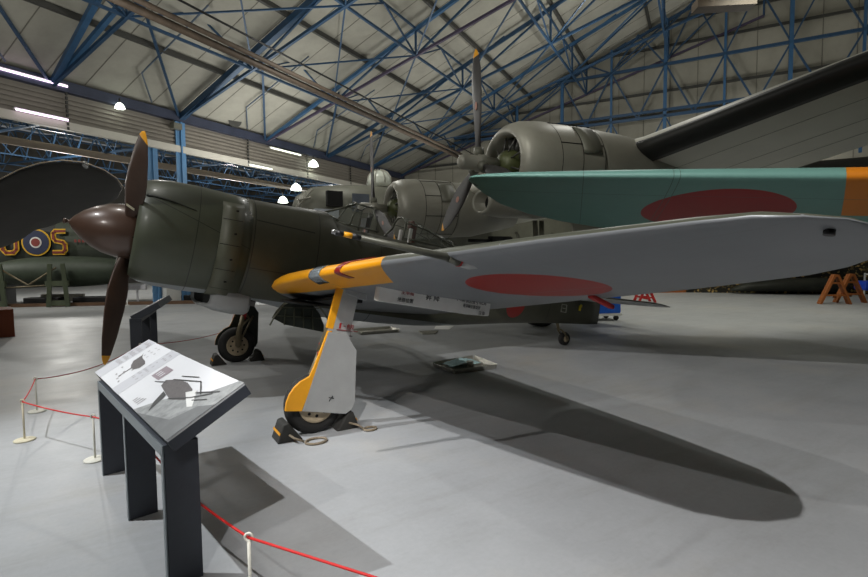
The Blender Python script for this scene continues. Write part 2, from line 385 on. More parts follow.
# little marks on the rear fuselage
def fmark(s,z,w,h,mt,nm,y):
    g=MB(); g.box(W(s,y,z),(w,.008,h),(A,Yv,N)); return g.build(nm,mt,F)
g=MB()
for d in ((0,.07,.14,.012),(0,-.07,.14,.012),(-.065,0,.012,.14),(.065,0,.012,.14),(0,0,.08,.012)): g.box(W(7.0+d[0],-.165,.02+d[1]),(d[2],.01,d[3]),(A,Yv,N))
g.build('rear_stencil',mat('pale_stencil',(150,150,140),.6),F)
g=MB(); g.box(W(7.48,-.12,.08),(.05,.01,.10),(A,Yv,N)); g.box(W(7.51,-.115,.13),(.05,.01,.05),(A,Yv,N)); pl(g.build('yellow_jack_mark',mat('mark_yellow',(214,190,30),.6),F),'small yellow mark')
# tail wheel
ct=V3((5.58,0,0))
tw=MB(); tw.lathe((5.60,-.05,.13),(0,1,0),[(0,.07),(0,.10),(.015,.125),(.05,.13),(.085,.125),(.1,.10),(.1,.07)],24); twh=tw.build('tail_wheel',m_tyre,F)
g=MB(); g.lathe((5.60,-.055,.13),(0,1,0),[(0,.02),(0,.065),(.11,.065),(.11,.02)],16); g.build('wheel_hub',m_hub,twh)
g=MB()
for y in (-.07,.07): g.tube([(5.60,y,.13),(5.55,y,.24),(5.45,y*.6,.33)],.016,8)
g.tube([(5.45,0,.30),(5.40,0,.50)],.03,10); g.tube([(5.60,-.07,.13),(5.60,.07,.13)],.014,8); g.build('tail_wheel_fork',m_strut,F)
# main gear
def tyre(y,name):
    g=MB(); g.lathe((0,y-.085,.285),(0,1,0),[(.01,.17),(.0,.21),(.012,.255),(.045,.288),(.085,.297),(.125,.288),(.158,.255),(.17,.21),(.16,.17)],44,cap=(False,False))
    t=g.build(name,m_tyre,F)
    g=MB(); g.lathe((0,y-.10,.285),(0,1,0),[(0,.03),(.0,.05),(.015,.06),(.015,.15),(.005,.172),(.195,.172),(.185,.15),(.185,.06),(.2,.05),(.2,.03)],30)
    h=g.build('wheel_hub',m_hub,t)
    g=MB()
    for k in range(8):
        a=2*PI*k/8
        for yy in (y-.087,y+.084): g.lathe((math.cos(a)*.105,yy,.285+math.sin(a)*.105),(0,1,0),[(0,.016),(.004,.016)],8)
    g.build('hub_holes',m_dark,h); return t
for sg in (-1,1):
    y=sg*2.02; tyre(y,'main_wheel')
    yo=y-sg*(-.0); yi=y-sg*.15  # strut on the inner side
    top=V3((.33,sg*2.02,1.36))
    g=MB(); g.tube([top,V3((.10,sg*1.97,.78))],.045,12); g.tube([V3((.12,sg*1.97,.82)),V3((.02,yi+sg*.02,.5)),V3((.0,yi,.285))],[.035,.045,.05],12); g.tube([(0,yi,.285),(0,y,.285)],.03,10)
    st=g.build('gear_strut',m_strut,F)
    g=MB(); g.tube([V3((.135,sg*1.97,.86)),V3((.105,sg*1.97,.72))],.05,12); pl(g.build('strut_sleeve',m_red,st),'red sleeve on the strut')
    g=MB(); g.tube([V3((.05,yi+sg*.02,.60)),V3((.2,yi+sg*.08,.72)),V3((.13,sg*1.97,.86))],.018,8); g.tube([V3((.03,yi,.36)),V3((.28,yi+sg*.14,.76))],.014,8); g.build('torque_link',m_strut,st)
    yp=y+sg*.14
    up_=[(.25,1.42),(.45,1.38),(.345,.985),(.12,1.03)]
    dr=[(.115,1.0),(.30,.965),(.40,.79),(.37,.27),(.34,.205),(.27,.17),(-.16,.27)]
    def plate(poly,th,off,name,mts,par=None):
        g=MB(); n=len(poly)
        vo=[V3((a,yp+sg*off,b)) for a,b in poly]; vi=[p-V3((0,sg*th,0)) for p in vo]
        g.add(vo+vi,[tuple(range(n))]+[(i,(i+1)%n,n+(i+1)%n,n+i) for i in range(n)],0); g.add(vi,[tuple(range(n))],1)
        return g.build(name,mts,par or F,bevel=.004)
    u=plate(up_,.03,0,'strut_cover',[m_silver,m_green])
    d=plate(dr,.03,.015,'wheel_door',[m_silver,m_green])
    arc=[(.115,1.0)]+[(-.055+0*.0,.62)]
    arc=[(.16,1.005),(.115,1.012),(-.03,.68)]+[(-.0+.315*math.cos(a),.285+.315*math.sin(a)) for a in [rad(q) for q in (104,122,136,150,164,178)]]+[(-.16,.27)]
    plate([(a-.005,b) for a,b in arc],.026,.012,'door_front_edge',[m_yel,m_green],d)
    plate([(.215,1.425),(.285,1.41),(.165,1.02),(.10,1.04)],.034,.002,'cover_front_edge',[m_yel,m_green],u)
    g=MB(); g.prism([V3((.30,yp+sg*.02,1.45)),V3((.53,yp+sg*.02,1.40)),V3((.51,yp+sg*.02,1.28)),V3((.31,yp+sg*.02,1.36))],V3((0,-sg*.05,0))); g.build('cover_bracket',m_silver,u,bevel=.005)
    if sg<0:
        yq=yp-.003-.0008
        text('▐ ー 危険',V3((.205,yq,1.035)),(1,0,-.2),(.2,0,1),.055,m_rink,u,'red_stencil',xs=.7)
        g=MB(); g.bar(V3((.20,yq,1.015)),V3((.42,yq,.975)),.004,.012,(0,1,0)); g.build('red_line',m_rink,u)
        yd=yp-.0165
        g=MB()
        for (x0,z0,x1,z1) in [(.20,.965,.30,.945),(.20,.925,.30,.905),(.20,.965,.20,.925),(.30,.945,.30,.905),(.33,.94,.36,.935),(.12,.92,.16,.925)]:
            g.bar(V3((x0,yq-.0,z0)),V3((x1,yq-.0,z1)),.005,.014,(0,1,0))
        g.build('black_stencil',m_ink,u)
        g=MB()
        g.bar(V3((.10,yd,.325)),V3((.14,yd,.375)),.004,.012,(0,1,0)); g.bar(V3((.10,yd,.365)),V3((.15,yd,.345)),.004,.012,(0,1,0)); g.build('door_catch',m_ink,d)
# lower small lap of strut cover between plates
for sg in (-1,1):
    yp=sg*2.16
    g=MB(); g.prism([V3((.12,yp,1.04)),V3((.36,yp,.99)),V3((.34,yp,.90)),V3((.10,yp,.95))],V3((0,-sg*.02,0))); g.build('cover_lap',m_silver,F,bevel=.003)
# inner wheel doors hanging under the centre section
for sg in (-1,):
    poly=[(-.03,.99),(.02,1.07),(.10,1.15),(.20,1.20),(.34,1.20),(.46,1.13),(.55,1.0),(.60,.86),(.595,.77),(.30,.85),(.12,.90)]
    g=MB(); g.prism([V3((a,sg*.60,b)) for a,b in poly],V3((0,sg*.025,0))); dd=g.build('inner_wheel_door',m_green,F,bevel=.006); pl(dd,'black half-round inner door')
    g=MB(); g.tube([V3((a,sg*(.605+.0),b)) for a,b in poly[:-2]],.012,6)
    for k in range(4): g.bar(V3((.1+.12*k,sg*.632,.90-.03*k)),V3((.12+.11*k,sg*.632,1.12-.03*abs(k-1))),.012,.02,(0,1,0))
    g.bar(V3((.02,sg*.632,1.02)),V3((.56,sg*.632,.95)),.012,.02,(0,1,0)); g.bar(V3((.06,sg*.632,1.12)),V3((.54,sg*.632,1.08)),.012,.02,(0,1,0)); g.build('door_ribs',mat('rib_dark_olive',(74,76,60),.5,.2),dd)
    g=MB(); g.tube([V3((a+.0,sg*.63,b)) for a,b in [(.10,1.15),(.22,1.21),(.36,1.21),(.50,1.15),(.62,1.01),(.68,.87),(.66,.77)]],.011,6); g.tube([V3((a,sg*.627,b)) for a,b in [(-.07,.91),(-.02,1.0),(.10,1.14)]],.01,6); g.build('door_rim',mat('rim_worn',(110,110,94),.5,.2),dd)
    # dark wheel well opening on the wing underside
    g=MB(); vs=[]
    n=20
    for k in range(n):
        a=2*PI*k/n; vs.append(W(1.88+.30*math.cos(a),sg*(.98+.34*math.sin(a)),-.45+.105*.98-.166+.02*math.cos(a)))
    g.prism(vs,N*.02); g.build('wheel_well',m_dark,F)
    g=MB(); g.prism([W(1.85,sg*1.2,-.485),W(2.12,sg*1.2,-.49),W(2.12,sg*2.0,-.40),W(1.85,sg*2.0,-.39)],N*.03); g.build('strut_well',m_dark,F)
# canopy
can=MB(); ws_=[]
def T(g,pts,r=.013): g.tube([W(*q) for q in pts],r,8)
g=MB()
for sg in (-1,1):
    T(g,[(2.22,sg*.02,.75),(2.62,sg*.19,.95)],.014); T(g,[(2.62,sg*.19,.95),(2.48,sg*.36,.60)],.012)
    T(g,[(2.22,sg*.02,.75),(2.48,sg*.36,.60)],.01); T(g,[(2.62,sg*.19,.95),(2.86,sg*.20,.945)],.012); T(g,[(2.86,sg*.20,.945),(2.92,sg*.38,.60)],.013); T(g,[(2.35,sg*.30,.62),(2.92,sg*.39,.60)],.012)
T(g,[(2.62,-.19,.95),(2.62,-.1,.98),(2.62,.1,.98),(2.62,.19,.95)],.012); T(g,[(2.86,-.20,.945),(2.86,-.1,.98),(2.86,.1,.98),(2.86,.20,.945)],.012)
wf=g.build('windscreen_frame',mat('frame_olive',(88,90,78),.4,.2,.1,12),F)
g=MB()
for sg in (-1,1):
    g.add([W(2.24,0,.76),W(2.62,sg*.19,.95),W(2.48,sg*.36,.60)],[(0,1,2)]); g.add([W(2.62,sg*.19,.95),W(2.86,sg*.2,.945),W(2.92,sg*.38,.6),W(2.48,sg*.36,.6)],[(0,1,2,3)])
g.add([W(2.24,0,.76),W(2.62,-.19,.95),W(2.62,0,.98),W(2.62,.19,.95)],[(0,1,2,3)]); g.build('windscreen_glass',m_glass,wf)
g=MB()
st=[(3.42,.95,.20,.37),(3.50,.955,.21,.38),(3.80,.915,.20,.38),(4.10,.84,.18,.36),(4.36,.78,.15,.34)]
def arch(s,zt,wt,wb,n=10): return [W(s,-wb,.60)]+[W(s,-wt*math.cos(PI*k/n)*(1.0),zt-.14+.14*math.sin(PI*k/n)) for k in range(n+1)]+[W(s,wb,.60)]
for i,q in enumerate(st):
    if i in (0,4): g.tube([p-A*(.10 if (i==0 and n_ in (0,12)) else 0) for n_,p in enumerate(arch(*q))],.009 if i else .016,6)
    elif i in (2,3): g.tube(arch(*q)[:3],.011,6)
for sg in (-1,1):
    g.tube([W(q[0],sg*q[3],.60) for q in st]+[W(4.68,sg*.28,.61)],.018 if sg<0 else .008,6); g.tube([W(q[0],sg*q[2],q[1]-.10) for q in st]+[W(4.76,sg*.05,.66)],.013 if sg<0 else .006,6)
cf=g.build('canopy_frame',mat('frame_olive',(88,90,78),.4,.2,.1,12),F)
g=MB(); g.loft([arch(*q) for q in st]+[[W(4.76,(k-6)*.03,.66) for k in range(13)]],(False,False),closed=False); g.build('canopy_glass',m_glass,cf)
g=MB(); g.box(W(3.66,0,.70),(.06,.16,.40),(A,Yv,N)); g.box(W(3.62,0,.88),(.06,.14,.12),(A,Yv,N)); pl(g.build('pilot_headrest',mat('seat_brown',(96,56,46),.6),F,bevel=.02),'brown seat back')
for _y in (-.20,.12):
    g=MB(); g.box(W(3.52,_y,.68),(.05,.05,.22),(A,Yv,N)); g.build('seat_belt',m_white,F,bevel=.01)
g=MB(); g.tube([W(3.02,-.10,.62),W(2.98,-.10,.86)],.012,6); g.box(W(2.86,0,.74),(.06,.2,.14),(A,Yv,N)); g.build('gun_sight',m_black,F)
# small detail on top decking
g=MB(); g.lathe(W(1.52,-.34,.585),V3((0,-.6,.8)),[(0,.045),(.006,.045)],14,e=A,ell=(1.4,.8)); g.build('access_hole',m_black,F)

# ================================================================== CHOCKS
def chock(o,face,label,rope=None):
    """triangular chock; o=centre on floor; face=+1 or -1 side toward wheel"""
    c=thing('wheel_chock',label,'chock',o,'black rubber wheel chocks')
    o=V3(o); L=.24
    prof=[(-.13,0),(.11,0),(.05,.17),(.0,.18)]
    g=MB(); g.prism([o+V3((-face*-a if 0 else face*a,-L/2,b)) for a,b in prof],V3((0,L,0))); g.build('chock_block',mat('chock_rubber',(44,43,40),.7,0,.2,12,bump=.15),c,bevel=.012)
    g=MB(); 
    nrm=V3((face*.17,0,.0)).normalized(); nrm=V3((-face*.18,0,.13)).normalized(); tan=V3((face*.13,0,.18)).normalized()
    nrm=V3((face*.17,0,.06)).normalized(); tan=V3((-face*.06,0,.17)).normalized()
    g.box(o+V3((face*.08,0,.085))+nrm*.006,(.022,L*.98,.006),(tan,Yv,nrm)); pl(g.build('chock_stripe',m_yel,c),'yellow stripe')
    if rope:
        g=MB(); pts=[o+V3((0,-L/2,.07))]+[V3(q) for q in rope[0]]; g.tube(pts,.011,7)
        rc=V3(rope[1]); R=rope[2]
        g.tube([rc+V3((R*math.cos(a)*1.15,R*math.sin(a)*.9,.012)) for a in [2*PI*k/24 for k in range(24)]],.012,7,closed=True)
        g.build('rope_loop',mat('old_rope',(128,116,98),.9,0,.25,60,bump=.3),c)
    return c
chock((-.29,-2.06,0),-1,'black chock with yellow stripe in front of the near main wheel, rope ring beside it',([(-.26,-2.24,.05),(-.18,-2.27,.015)],(-.08,-2.31,0),.085))
chock((.31,-2.04,0),1,'black chock behind the near main wheel with short rope on the floor',([(.38,-2.22,.05),(.42,-2.27,.015)],(.48,-2.28,0),.055))
chock((-.31,1.98,0),-1,'black chock in front of the far main wheel')
chock((.31,1.98,0),1,'black chock behind the far main wheel')
# ================================================================== LECTERNS
m_char=mat('charcoal_powder_coat',(58,62,70),.5,.1,.06,20)
m_charl=mat('lighter_edge_aluminium',(126,134,138),.4,.3,.05,20)
m_print=mat('printed_board_white',(208,209,212),.5,0,.02,4)
m_p1=mat('print_pale_grey',(186,187,192),.5,0,.02,4); m_p2=mat('print_mid_grey',(150,146,148),.5,0,.25,40); m_p3=mat('print_dark_grey',(92,88,88),.5,0,.3,60); m_p4=mat('print_photo_grey',(140,142,142),.5,0,.35,18)
LX=V3((.184,-.983,0)).normalized()     # along the lectern
WX=V3((.983,.184,0)).normalized()      # from the reader's side to the far side
def lectern(base,label,detail=True,length=2.1,LX=LX,WX=WX,tk=.065):
    """base = floor point under the reader-side edge middle"""
    t=thing('display_lectern',label,'lectern',base,'slanted display lecterns'); base=V3(base)
    H=.76; h=length/2
    for k in (-1,0,1):
        o=base+LX*(k*.93)
        g=MB(); g.box(o+WX*.088+V3((0,0,H/2-.02)),(.165,.036,H-.04),(WX,LX,V3((0,0,1)))); lg=g.build('leg',m_char,t,bevel=.003)
        g=MB(); g.box(o+WX*.0+V3((0,0,H/2-.02)),(.006,.038,H-.04),(WX,LX,V3((0,0,1)))); pl(g.build('leg_edge',m_charl,lg),'pale metal edge')
    g=MB(); g.box(base+WX*.088+V3((0,0,H-.03)),(.165,.036+2*.93,.06),(WX,LX,V3((0,0,1)))); rl=g.build('top_rail',m_char,t,bevel=.003)
    g=MB(); g.box(base+WX*.0+V3((0,0,H-.03)),(.006,.036+2*.93,.06),(WX,LX,V3((0,0,1)))); pl(g.build('rail_edge',m_charl,rl),'pale metal edge')
    P0=base+WX*(.005)+LX*(-.03)+V3((0,0,.798)); ud=(WX*.37+V3((0,0,.205))).normalized(); wd=.455; nn=LX.cross(ud)
    if nn.z<0: nn=-nn
    c=P0+ud*(wd/2)
    g=MB(); g.box(c-nn*(tk/2+.0025),(length,wd,tk),(LX,ud,nn)); bx=g.build('panel_tray',m_char,t,bevel=.004)
    g=MB(); g.box(c+nn*.003,(length-.005,wd-.005,.012),(LX,ud,nn)); pn=g.build('printed_board',m_print,t); pl(pn,'white printed board with a plane drawing and a photograph')
    if not detail: return t
    def P(u,v): return c+nn*.0096+LX*(u*length)+ud*(v*wd)      # u,v in -.5...5
    def quad(us,vs_,mt,name,lift=0,par=pn):
        g=MB(); pts=[P(us[0],vs_[0]),P(us[1],vs_[0]),P(us[1],vs_[1]),P(us[0],vs_[1])]; g.prism([q+nn*lift for q in pts],nn*.0006); return g.build(name,mt,par)
    def poly(pts,mt,name,lift=.0012,par=pn):
        g=MB(); g.prism([P(*q)+nn*lift for q in pts],nn*.0006); return g.build(name,mt,par)
    quad((-.5,-.385),(-.5,.5),m_p1,'grey_print_band'); quad((-.16,-.06),(-.5,.5),m_p1,'grey_print_band')
    # text blocks: many short lines (they run across the board)
    g=MB()
    def tl(u,v0,v1,w=.006): g.prism([P(u,v0)+nn*.0012,P(u+w,v0)+nn*.0012,P(u+w,v1)+nn*.0012,P(u,v1)+nn*.0012],nn*.0005)
    random.seed(3)
    for col in range(5):
        for k in range(5):
            v=-.16+col*.12+ (.05 if col>3 else 0); tl(-.475+k*.017,v,v+.09*random.uniform(.6,1))
    for col in range(7):
        for k in range(4):
            if random.random()<.85: tl(-.15+k*.018,-.2+col*.095,-.2+col*.095+.05*random.uniform(.5,1),.004)
    for col in range(3):
        for k in range(5): tl(-.33+k*.02,.18+col*.1,.22+col*.1,.0035) if (k+col)%2 else None
    for (u,v) in [(-.3,-.32),(-.24,-.36),(-.2,-.38),(-.34,-.18),(-.27,-.22)]: tl(u,v,v+.035,.004); tl(u+.008,v,v+.025,.004)
    tl(-.41,.33,.40,.015)
    for k in range(4): tl(.085+k*.018,-.43,-.36+.02*k,.004)
    g.build('small_print',m_p2,pn)
    # aeroplane side drawing
    poly([(-.325,.02),(-.33,.18),(-.345,.22),(-.31,.16),(-.29,.14),(-.235,.12),(-.20,.08),(-.195,-.02),(-.215,-.08),(-.255,-.10),(-.29,-.06)],m_p3,'aeroplane_drawing')
    poly([(-.262,-.06),(-.255,-.28),(-.25,-.28),(-.25,-.05)],m_p3,'aeroplane_drawing_boom'); poly([(-.235,-.02),(-.225,-.12),(-.218,-.12),(-.222,-.02)],m_p3,'aeroplane_drawing_wheel')
    poly([(-.255,-.31),(-.245,-.31),(-.245,-.27),(-.255,-.27)],m_p3,'aeroplane_drawing_tip')
    quad((-.03,.055),(-.02,.22),mat('print_mauve_grey',(140,128,134),.5,0,.1,30),'caption_box',.0008)
    g=MB()
    for k in range(3): g.prism([P(-.012+k*.02,.03)+nn*.0018,P(-.006+k*.02,.03)+nn*.0018,P(-.006+k*.02,.12)+nn*.0018,P(-.012+k*.02,.12)+nn*.0018],nn*.0004)
    g.build('caption_lines',m_print,pn)
    # black and white photograph filling the near end
    poly([(.16,-.5),(.5,-.5),(.5,.5),(.47,.5),(.40,.18),(.26,-.12),(.20,-.33)],m_p4,'photograph_ground',.0008)
    poly([(.20,-.5),(.5,-.5),(.5,.10),(.44,-.02),(.40,-.32),(.28,-.43)],mat('print_photo_floor',(104,106,107),.5,0,.15,12),'photograph_floor',.0014)
    poly([(.10,.04),(.12,-.06),(.19,-.10),(.27,-.14),(.34,-.05),(.36,.02),(.31,.12),(.24,.16),(.17,.14)],m_p3,'photograph_aeroplane',.002)
    poly([(.18,-.10),(.21,-.28),(.25,-.40),(.235,-.24),(.22,-.12)],mat('print_black',(58,58,58),.5),'photograph_wing',.0026)
    poly([(.30,.04),(.40,-.1),(.42,-.06),(.34,.14)],mat('print_light',(208,208,206),.5),'photograph_highlight',.0032)
    g=MB()
    for a,b_,w in [((.14,.10),(.30,.26),.004),((.30,.26),(.38,.12),.004),((.26,-.14),(.36,.02),.005),((.36,.02),(.43,.20),.006),((.35,.10),(.45,.26),.005),((.12,.02),(.05,-.06),.003),((.38,.0),(.44,.10),.004),((.16,.2),(.26,.3),.003)]:
        pa=P(*a)+nn*.004; pb=P(*b_)+nn*.004; g.bar(pa,pb,w*2,.001,nn)
    g.build('photograph_struts',mat('print_black2',(66,66,66),.5),pn)
    return t
lectern((-1.57,-2.985,0),'dark slanted lectern with white information board, in front of the propeller')
lectern((-1.36,3.70,0),'smaller looking dark lectern standing behind the lowest propeller blade',False,1.9,V3((-.16,-.987,0)).normalized(),V3((.987,-.16,0)).normalized(),.11)
# ================================================================== ROPE BARRIER
m_post=mat('cream_post_paint',(214,212,200),.5,0,.05,20); m_rope=mat('red_elastic_cord',(196,30,28),.6,0,.1,40); m_rope2=mat('old_red_cord',(150,52,50),.7,0,.1,40)
m_crm=mat('cream_yellowed',(206,198,172),.6,0,.08,12)
posts=[((-1.07,-4.32,0),'white barrier post with ring top, close to the camera beyond the lectern',m_post),
 ((-1.81,-1.66,0),'white barrier post beside the far leg of the near lectern',m_post),
 ((-2.41,-.72,0),'cream barrier post with yellowed base, leftmost corner of the red rope',m_crm),
 ((-2.45,.38,0),'white barrier post behind the cream corner post',m_post),
 ((-1.38,2.40,0),'white barrier post in front of the farther lectern',m_post),
 ((.10,3.3,0),'white barrier post behind the near lectern board, left of the far wheel',m_post)]
tops=[]
for loc,lab,mt in posts:
    t=thing('barrier_post',lab,'barrier post',loc,'low white barrier posts'); o=V3(loc)
    g=MB(); g.lathe(o,(0,0,1),[(0,.085),(.008,.088),(.014,.08),(.02,.03)],28); g.build('base_disc',mt,t)
    g=MB(); g.lathe(o,(0,0,1),[(.015,.0085),(.36,.0085)],12); g.build('post',mt,t)
    g=MB(); g.tube([o+V3((.019*math.cos(a)*.85,.019*math.cos(a)*-.5,.378+.019*math.sin(a))) for a in [2*PI*k/16 for k in range(16)]],.006,8,closed=True); g.build('ring_top',mt,t)
    tops.append(o+V3((0,0,.375)))
def rope(pts,sag,r,mt,label):
    g=MB(); P=[]
    for a,b_ in zip(pts[:-1],pts[1:]):
        a=V3(a);b_=V3(b_)
        for k in range(13):
            t=k/12
            if k==0 and P: continue
            q=a.lerp(b_,t); q.z-=4*sag*t*(1-t); P.append(q)
    g.tube(P,r,7); o=g.build('barrier_rope',mt); tag(o,label,'rope','red barrier ropes'); return o
rope([tops[0],(.5,-6.6,.30)],.0,.0065,m_rope,'red barrier rope running out of the bottom of the photo')
rope([tops[1],(-1.555,-2.03,.372),(-1.385,-3.0,.37),(-1.22,-3.83,.37),tops[0]],.004,.0065,m_rope,'red barrier rope passing behind the near lectern legs')
rope([tops[2],tops[1]],.015,.006,m_rope,'red barrier rope between the corner post and the lectern')
rope([tops[3],tops[2]],.02,.006,m_rope,'short red barrier rope at the left corner')
rope([tops[3],tops[4]],.10,.006,m_rope2,'long sagging red rope under the propeller')
rope([tops[4],tops[5],(1.2,9.0,.36)],.06,.006,m_rope2,'distant red rope in front of the blue posts')
g=MB()
for c in (tops[2],tops[1]): g.lathe(c-V3((.02,0,.012)),(1,-.6,0),[(0,.012),(.03,.012)],8)
# ================================================================== DRIP TRAYS
m_tray=mat('galvanised_tray',(176,174,164),.4,.6,.15,20)
def tray(corners,h,label,cloth=False):
    c=sum((V3((q[0],q[1],0)) for q in corners),V3((0,0,0)))/4; t=thing('drip_tray',label,'tray',(c.x,c.y,0),'metal drip trays on the floor')
    g=MB(); cs=[V3((q[0],q[1],0)) for q in corners]
    g.prism([q+V3((0,0,.004)) for q in cs],V3((0,0,.006)))
    for a,b_ in zip(cs,cs[1:]+cs[:1]):
        o=(a+b_)/2-c; o.z=0; o=o.normalized()*.03; g.add([a+V3((0,0,.004)),b_+V3((0,0,.004)),b_+o+V3((0,0,h)),a+o+V3((0,0,h))],[(0,1,2,3)])
    g.build('tray_pan',m_tray,t,solid=.006)
    if cloth:
        g=MB(); n=14; vs=[]
        for i in range(n):
            for j in range(n):
                u=i/(n-1);v=j/(n-1); p=cs[0].lerp(cs[1],.06+.5*u).lerp(cs[3].lerp(cs[2],.06+.5*u),.18+.7*v)
                vs.append(p+V3((0,0,.03+.035*abs(math.sin(u*7+v*3))*math.sin(PI*v)+.02*random.random())))
        g.add(vs,[(i*n+j,i*n+j+1,(i+1)*n+j+1,(i+1)*n+j) for i in range(n-1) for j in range(n-1)],0,True)
        o=setorg(g.build('blue_rag',mat('blue_green_cloth',(176,206,208),.9,0,.2,9),None,solid=.008),(c.x,c.y,.01)); tag(o,'pale blue-green rag lying in the nearest drip tray','cloth')
        g=MB(); q=cs[0].lerp(cs[2],.62); g.lathe(q+V3((0,.05,.012)),(0,0,1),[(0,.05),(.085,.055),(.085,.048),(.02,.045)],20); o=setorg(g.build('tin_can',m_tray),q); tag(o,'small open tin standing in the nearest drip tray','tin')
    return t
tray([(2.52,-.20),(2.50,-.80),(3.24,-.84),(3.36,-.10)],.07,'shallow metal tray holding a blue-green rag, beneath the fuselage',True)
tray([(2.95,4.05),(2.90,3.52),(3.78,3.40),(3.85,3.95)],.07,'empty shallow metal tray on the floor behind the near undercarriage leg')
g=MB(); g.prism([(4.05,2.75,.002),(4.30,2.62,.002),(4.62,3.0,.002),(4.2,3.2,.002)],(0,0,.02)); tag(setorg(g.build('metal_floor_plate',m_tray),(4.3,2.9,0)),'flat dull metal plate lying on the floor right of the empty tray','plate')
g=MB(); g.prism([(4.72,3.35,.002),(4.95,3.05,.002),(5.4,3.5,.002),(5.1,3.85,.002)],(0,0,.006)); tag(setorg(g.build('paper_sheet',m_white),(5,3.4,0)),'white sheet on the floor beyond the flat metal plate','sheet')
# ================================================================== CART, TRESTLES, FAR FLOOR OBJECTS
m_blue=mat('blue_plastic',(18,92,196),.4,0,.06,6)
t=thing('blue_cart','bright blue wheeled container beyond the fighter tail','cart',(9.3,2.2,0))
g=MB(); cx=(V3((.92,-.38,0)).normalized(),V3((.38,.92,0)).normalized(),V3((0,0,1)))
g.box((9.25,2.25,.62),(.95,.7,.84),cx); g.build('container_body',m_blue,t,bevel=.03)
g=MB(); g.box((9.27,2.24,1.08),(1.15,.78,.08),cx); g.build('container_lid',m_blue,t,bevel=.02)
g=MB(); g.box((9.25,2.25,.17),(1.0,.74,.06),cx); g.build('chassis',m_white,t)
for i in (-1,1):
    for j in (-1,1):
        q=V3((9.25,2.25,.07))+cx[0]*.38*i+cx[1]*.26*j; g=MB(); g.lathe(q-cx[1]*.02,cx[1],[(0,.07),(.04,.07)],14); g.build('castor',m_black,t)
m_or=mat('orange_timber_paint',(146,84,36),.6,0,.15,12)
def aframe(name,label,base,h,w,depth,mt,ang,group=None):
    t=thing(name,label,'trestle',base,group); o=V3(base); X=V3((math.cos(ang),math.sin(ang),0)); Y=V3((-X.y,X.x,0))
    for e in (-1,1):
        c=o+Y*(depth/2*e)
        for s in (-1,1): g=MB(); g.bar(c+X*(w/2*s),c+X*(.04*s)+V3((0,0,h)),.07,.10,Y); g.build('leg',mt,t)
        g=MB(); g.bar(c-X*(w*.32)+V3((0,0,h*.3)),c+X*(w*.32)+V3((0,0,h*.3)),.05,.09,Y); g.build('cross_brace',mt,t); g=MB(); g.bar(c-X*(w*.14)+V3((0,0,h*.72)),c+X*(w*.14)+V3((0,0,h*.72)),.05,.08,Y); g.build('cross_brace',mt,t)
    g=MB(); g.bar(o-Y*(depth/2+.06)+V3((0,0,h*.97)),o+Y*(depth/2+.06)+V3((0,0,h*.97)),.09,.09); g.bar(o-Y*(depth/2)+V3((0,0,h*.25)),o+Y*(depth/2)+V3((0,0,h*.25)),.05,.07); g.build('top_beam',mt,t)
    return t
aframe('sawhorse','orange-brown wooden A-frame trestle at the right edge','',1.05,.95,.10,m_or,0) if 0 else None
aframe('sawhorse','orange-brown wooden A-frame trestle by the right edge, nearer the camera',(19.0,.40,0),1.0,.9,.12,m_or,-.75,'orange wooden trestles')
aframe('sawhorse','orange-brown wooden A-frame trestle by the right edge, farther and partly cut by the frame',(20.0,.30,0),1.0,.9,.12,m_or,-.75,'orange wooden trestles')
aframe('red_trestle','small red metal trestle standing right of the blue cart',(14.8,4.75,0),.6,.6,.5,m_red,-.6)
# timbers and net on the far side
g=MB(); g.bar((18.2,8.5,.2),(20.6,6.75,.2),.4,.40); tag(setorg(g.build('orange_timber',m_or),(19.8,7.7,0)),'long low orange-brown timber beam at the far right','beam')
g=MB(); g.bar((18.9,7.75,.42),(18.9,7.8,.60),.10,.10); 
g=MB(); g.bar((20.7,6.7,.19),(22.4,5.3,.19),.4,.38); tag(setorg(g.build('dark_timber',m_black),(21.8,6.2,0)),'black low beam continuing the orange timber','beam')
m_net=bpy.data.materials.new('camouflage_net'); m_net.use_nodes=True; nt=m_net.node_tree; b=nt.nodes['Principled BSDF']; b.inputs['Roughness'].default_value=.9
vo=nd(nt,'ShaderNodeTexVoronoi'); vo.inputs['Scale'].default_value=11; rp=nd(nt,'ShaderNodeValToRGB'); e=rp.color_ramp.elements
e[0].position=.0; e[0].color=(.006,.006,.004,1); e[1].position=.62; e[1].color=(.012,.011,.006,1)
for p_,c_ in ((.66,(.18,.13,.045)),(.76,(.02,.018,.01)),(.82,(.45,.30,.10)),(.93,(.12,.12,.05))):
    q=e.new(p_); q.color=(*c_,1)
tc=nd(nt,'ShaderNodeTexCoord'); nt.links.new(tc.outputs['Object'],vo.inputs['Vector']); nt.links.new(vo.outputs['Color'],rp.inputs[0]); nt.links.new(rp.outputs[0],b.inputs['Base Color'])
def lumpy(name,p0,p1,w,h,label,cat,mt,seed=1,nx=60):
    random.seed(seed); p0=V3(p0);p1=V3(p1); d=p1-p0; n=V3((-d.y,d.x,0)).normalized(); g=MB(); rings=[]
    for i in range(nx+1):
        t=i/nx; c=p0+d*t; hh=h*(.75+.3*random.random())*(min(1,t*8,(1-t)*8+.2)); r=[]
        for k in range(9):
            a=PI*k/8; r.append(c+n*(math.cos(a)*w/2)+V3((0,0,max(0,math.sin(a))**.6*hh*(.85+.3*random.random()))))
        rings.append(r)
    g.loft(rings,(False,False),closed=False); o=setorg(g.build(name,mt),(p0+p1)/2); tag(o,label,cat); return o
lumpy('camouflage_net',(20.8,7.9,0),(31,-4.5,0),2.0,1.75,'dark camouflage netting with tan flecks piled at the far right','netting',m_net,4,110)
g=MB(); rs=[]
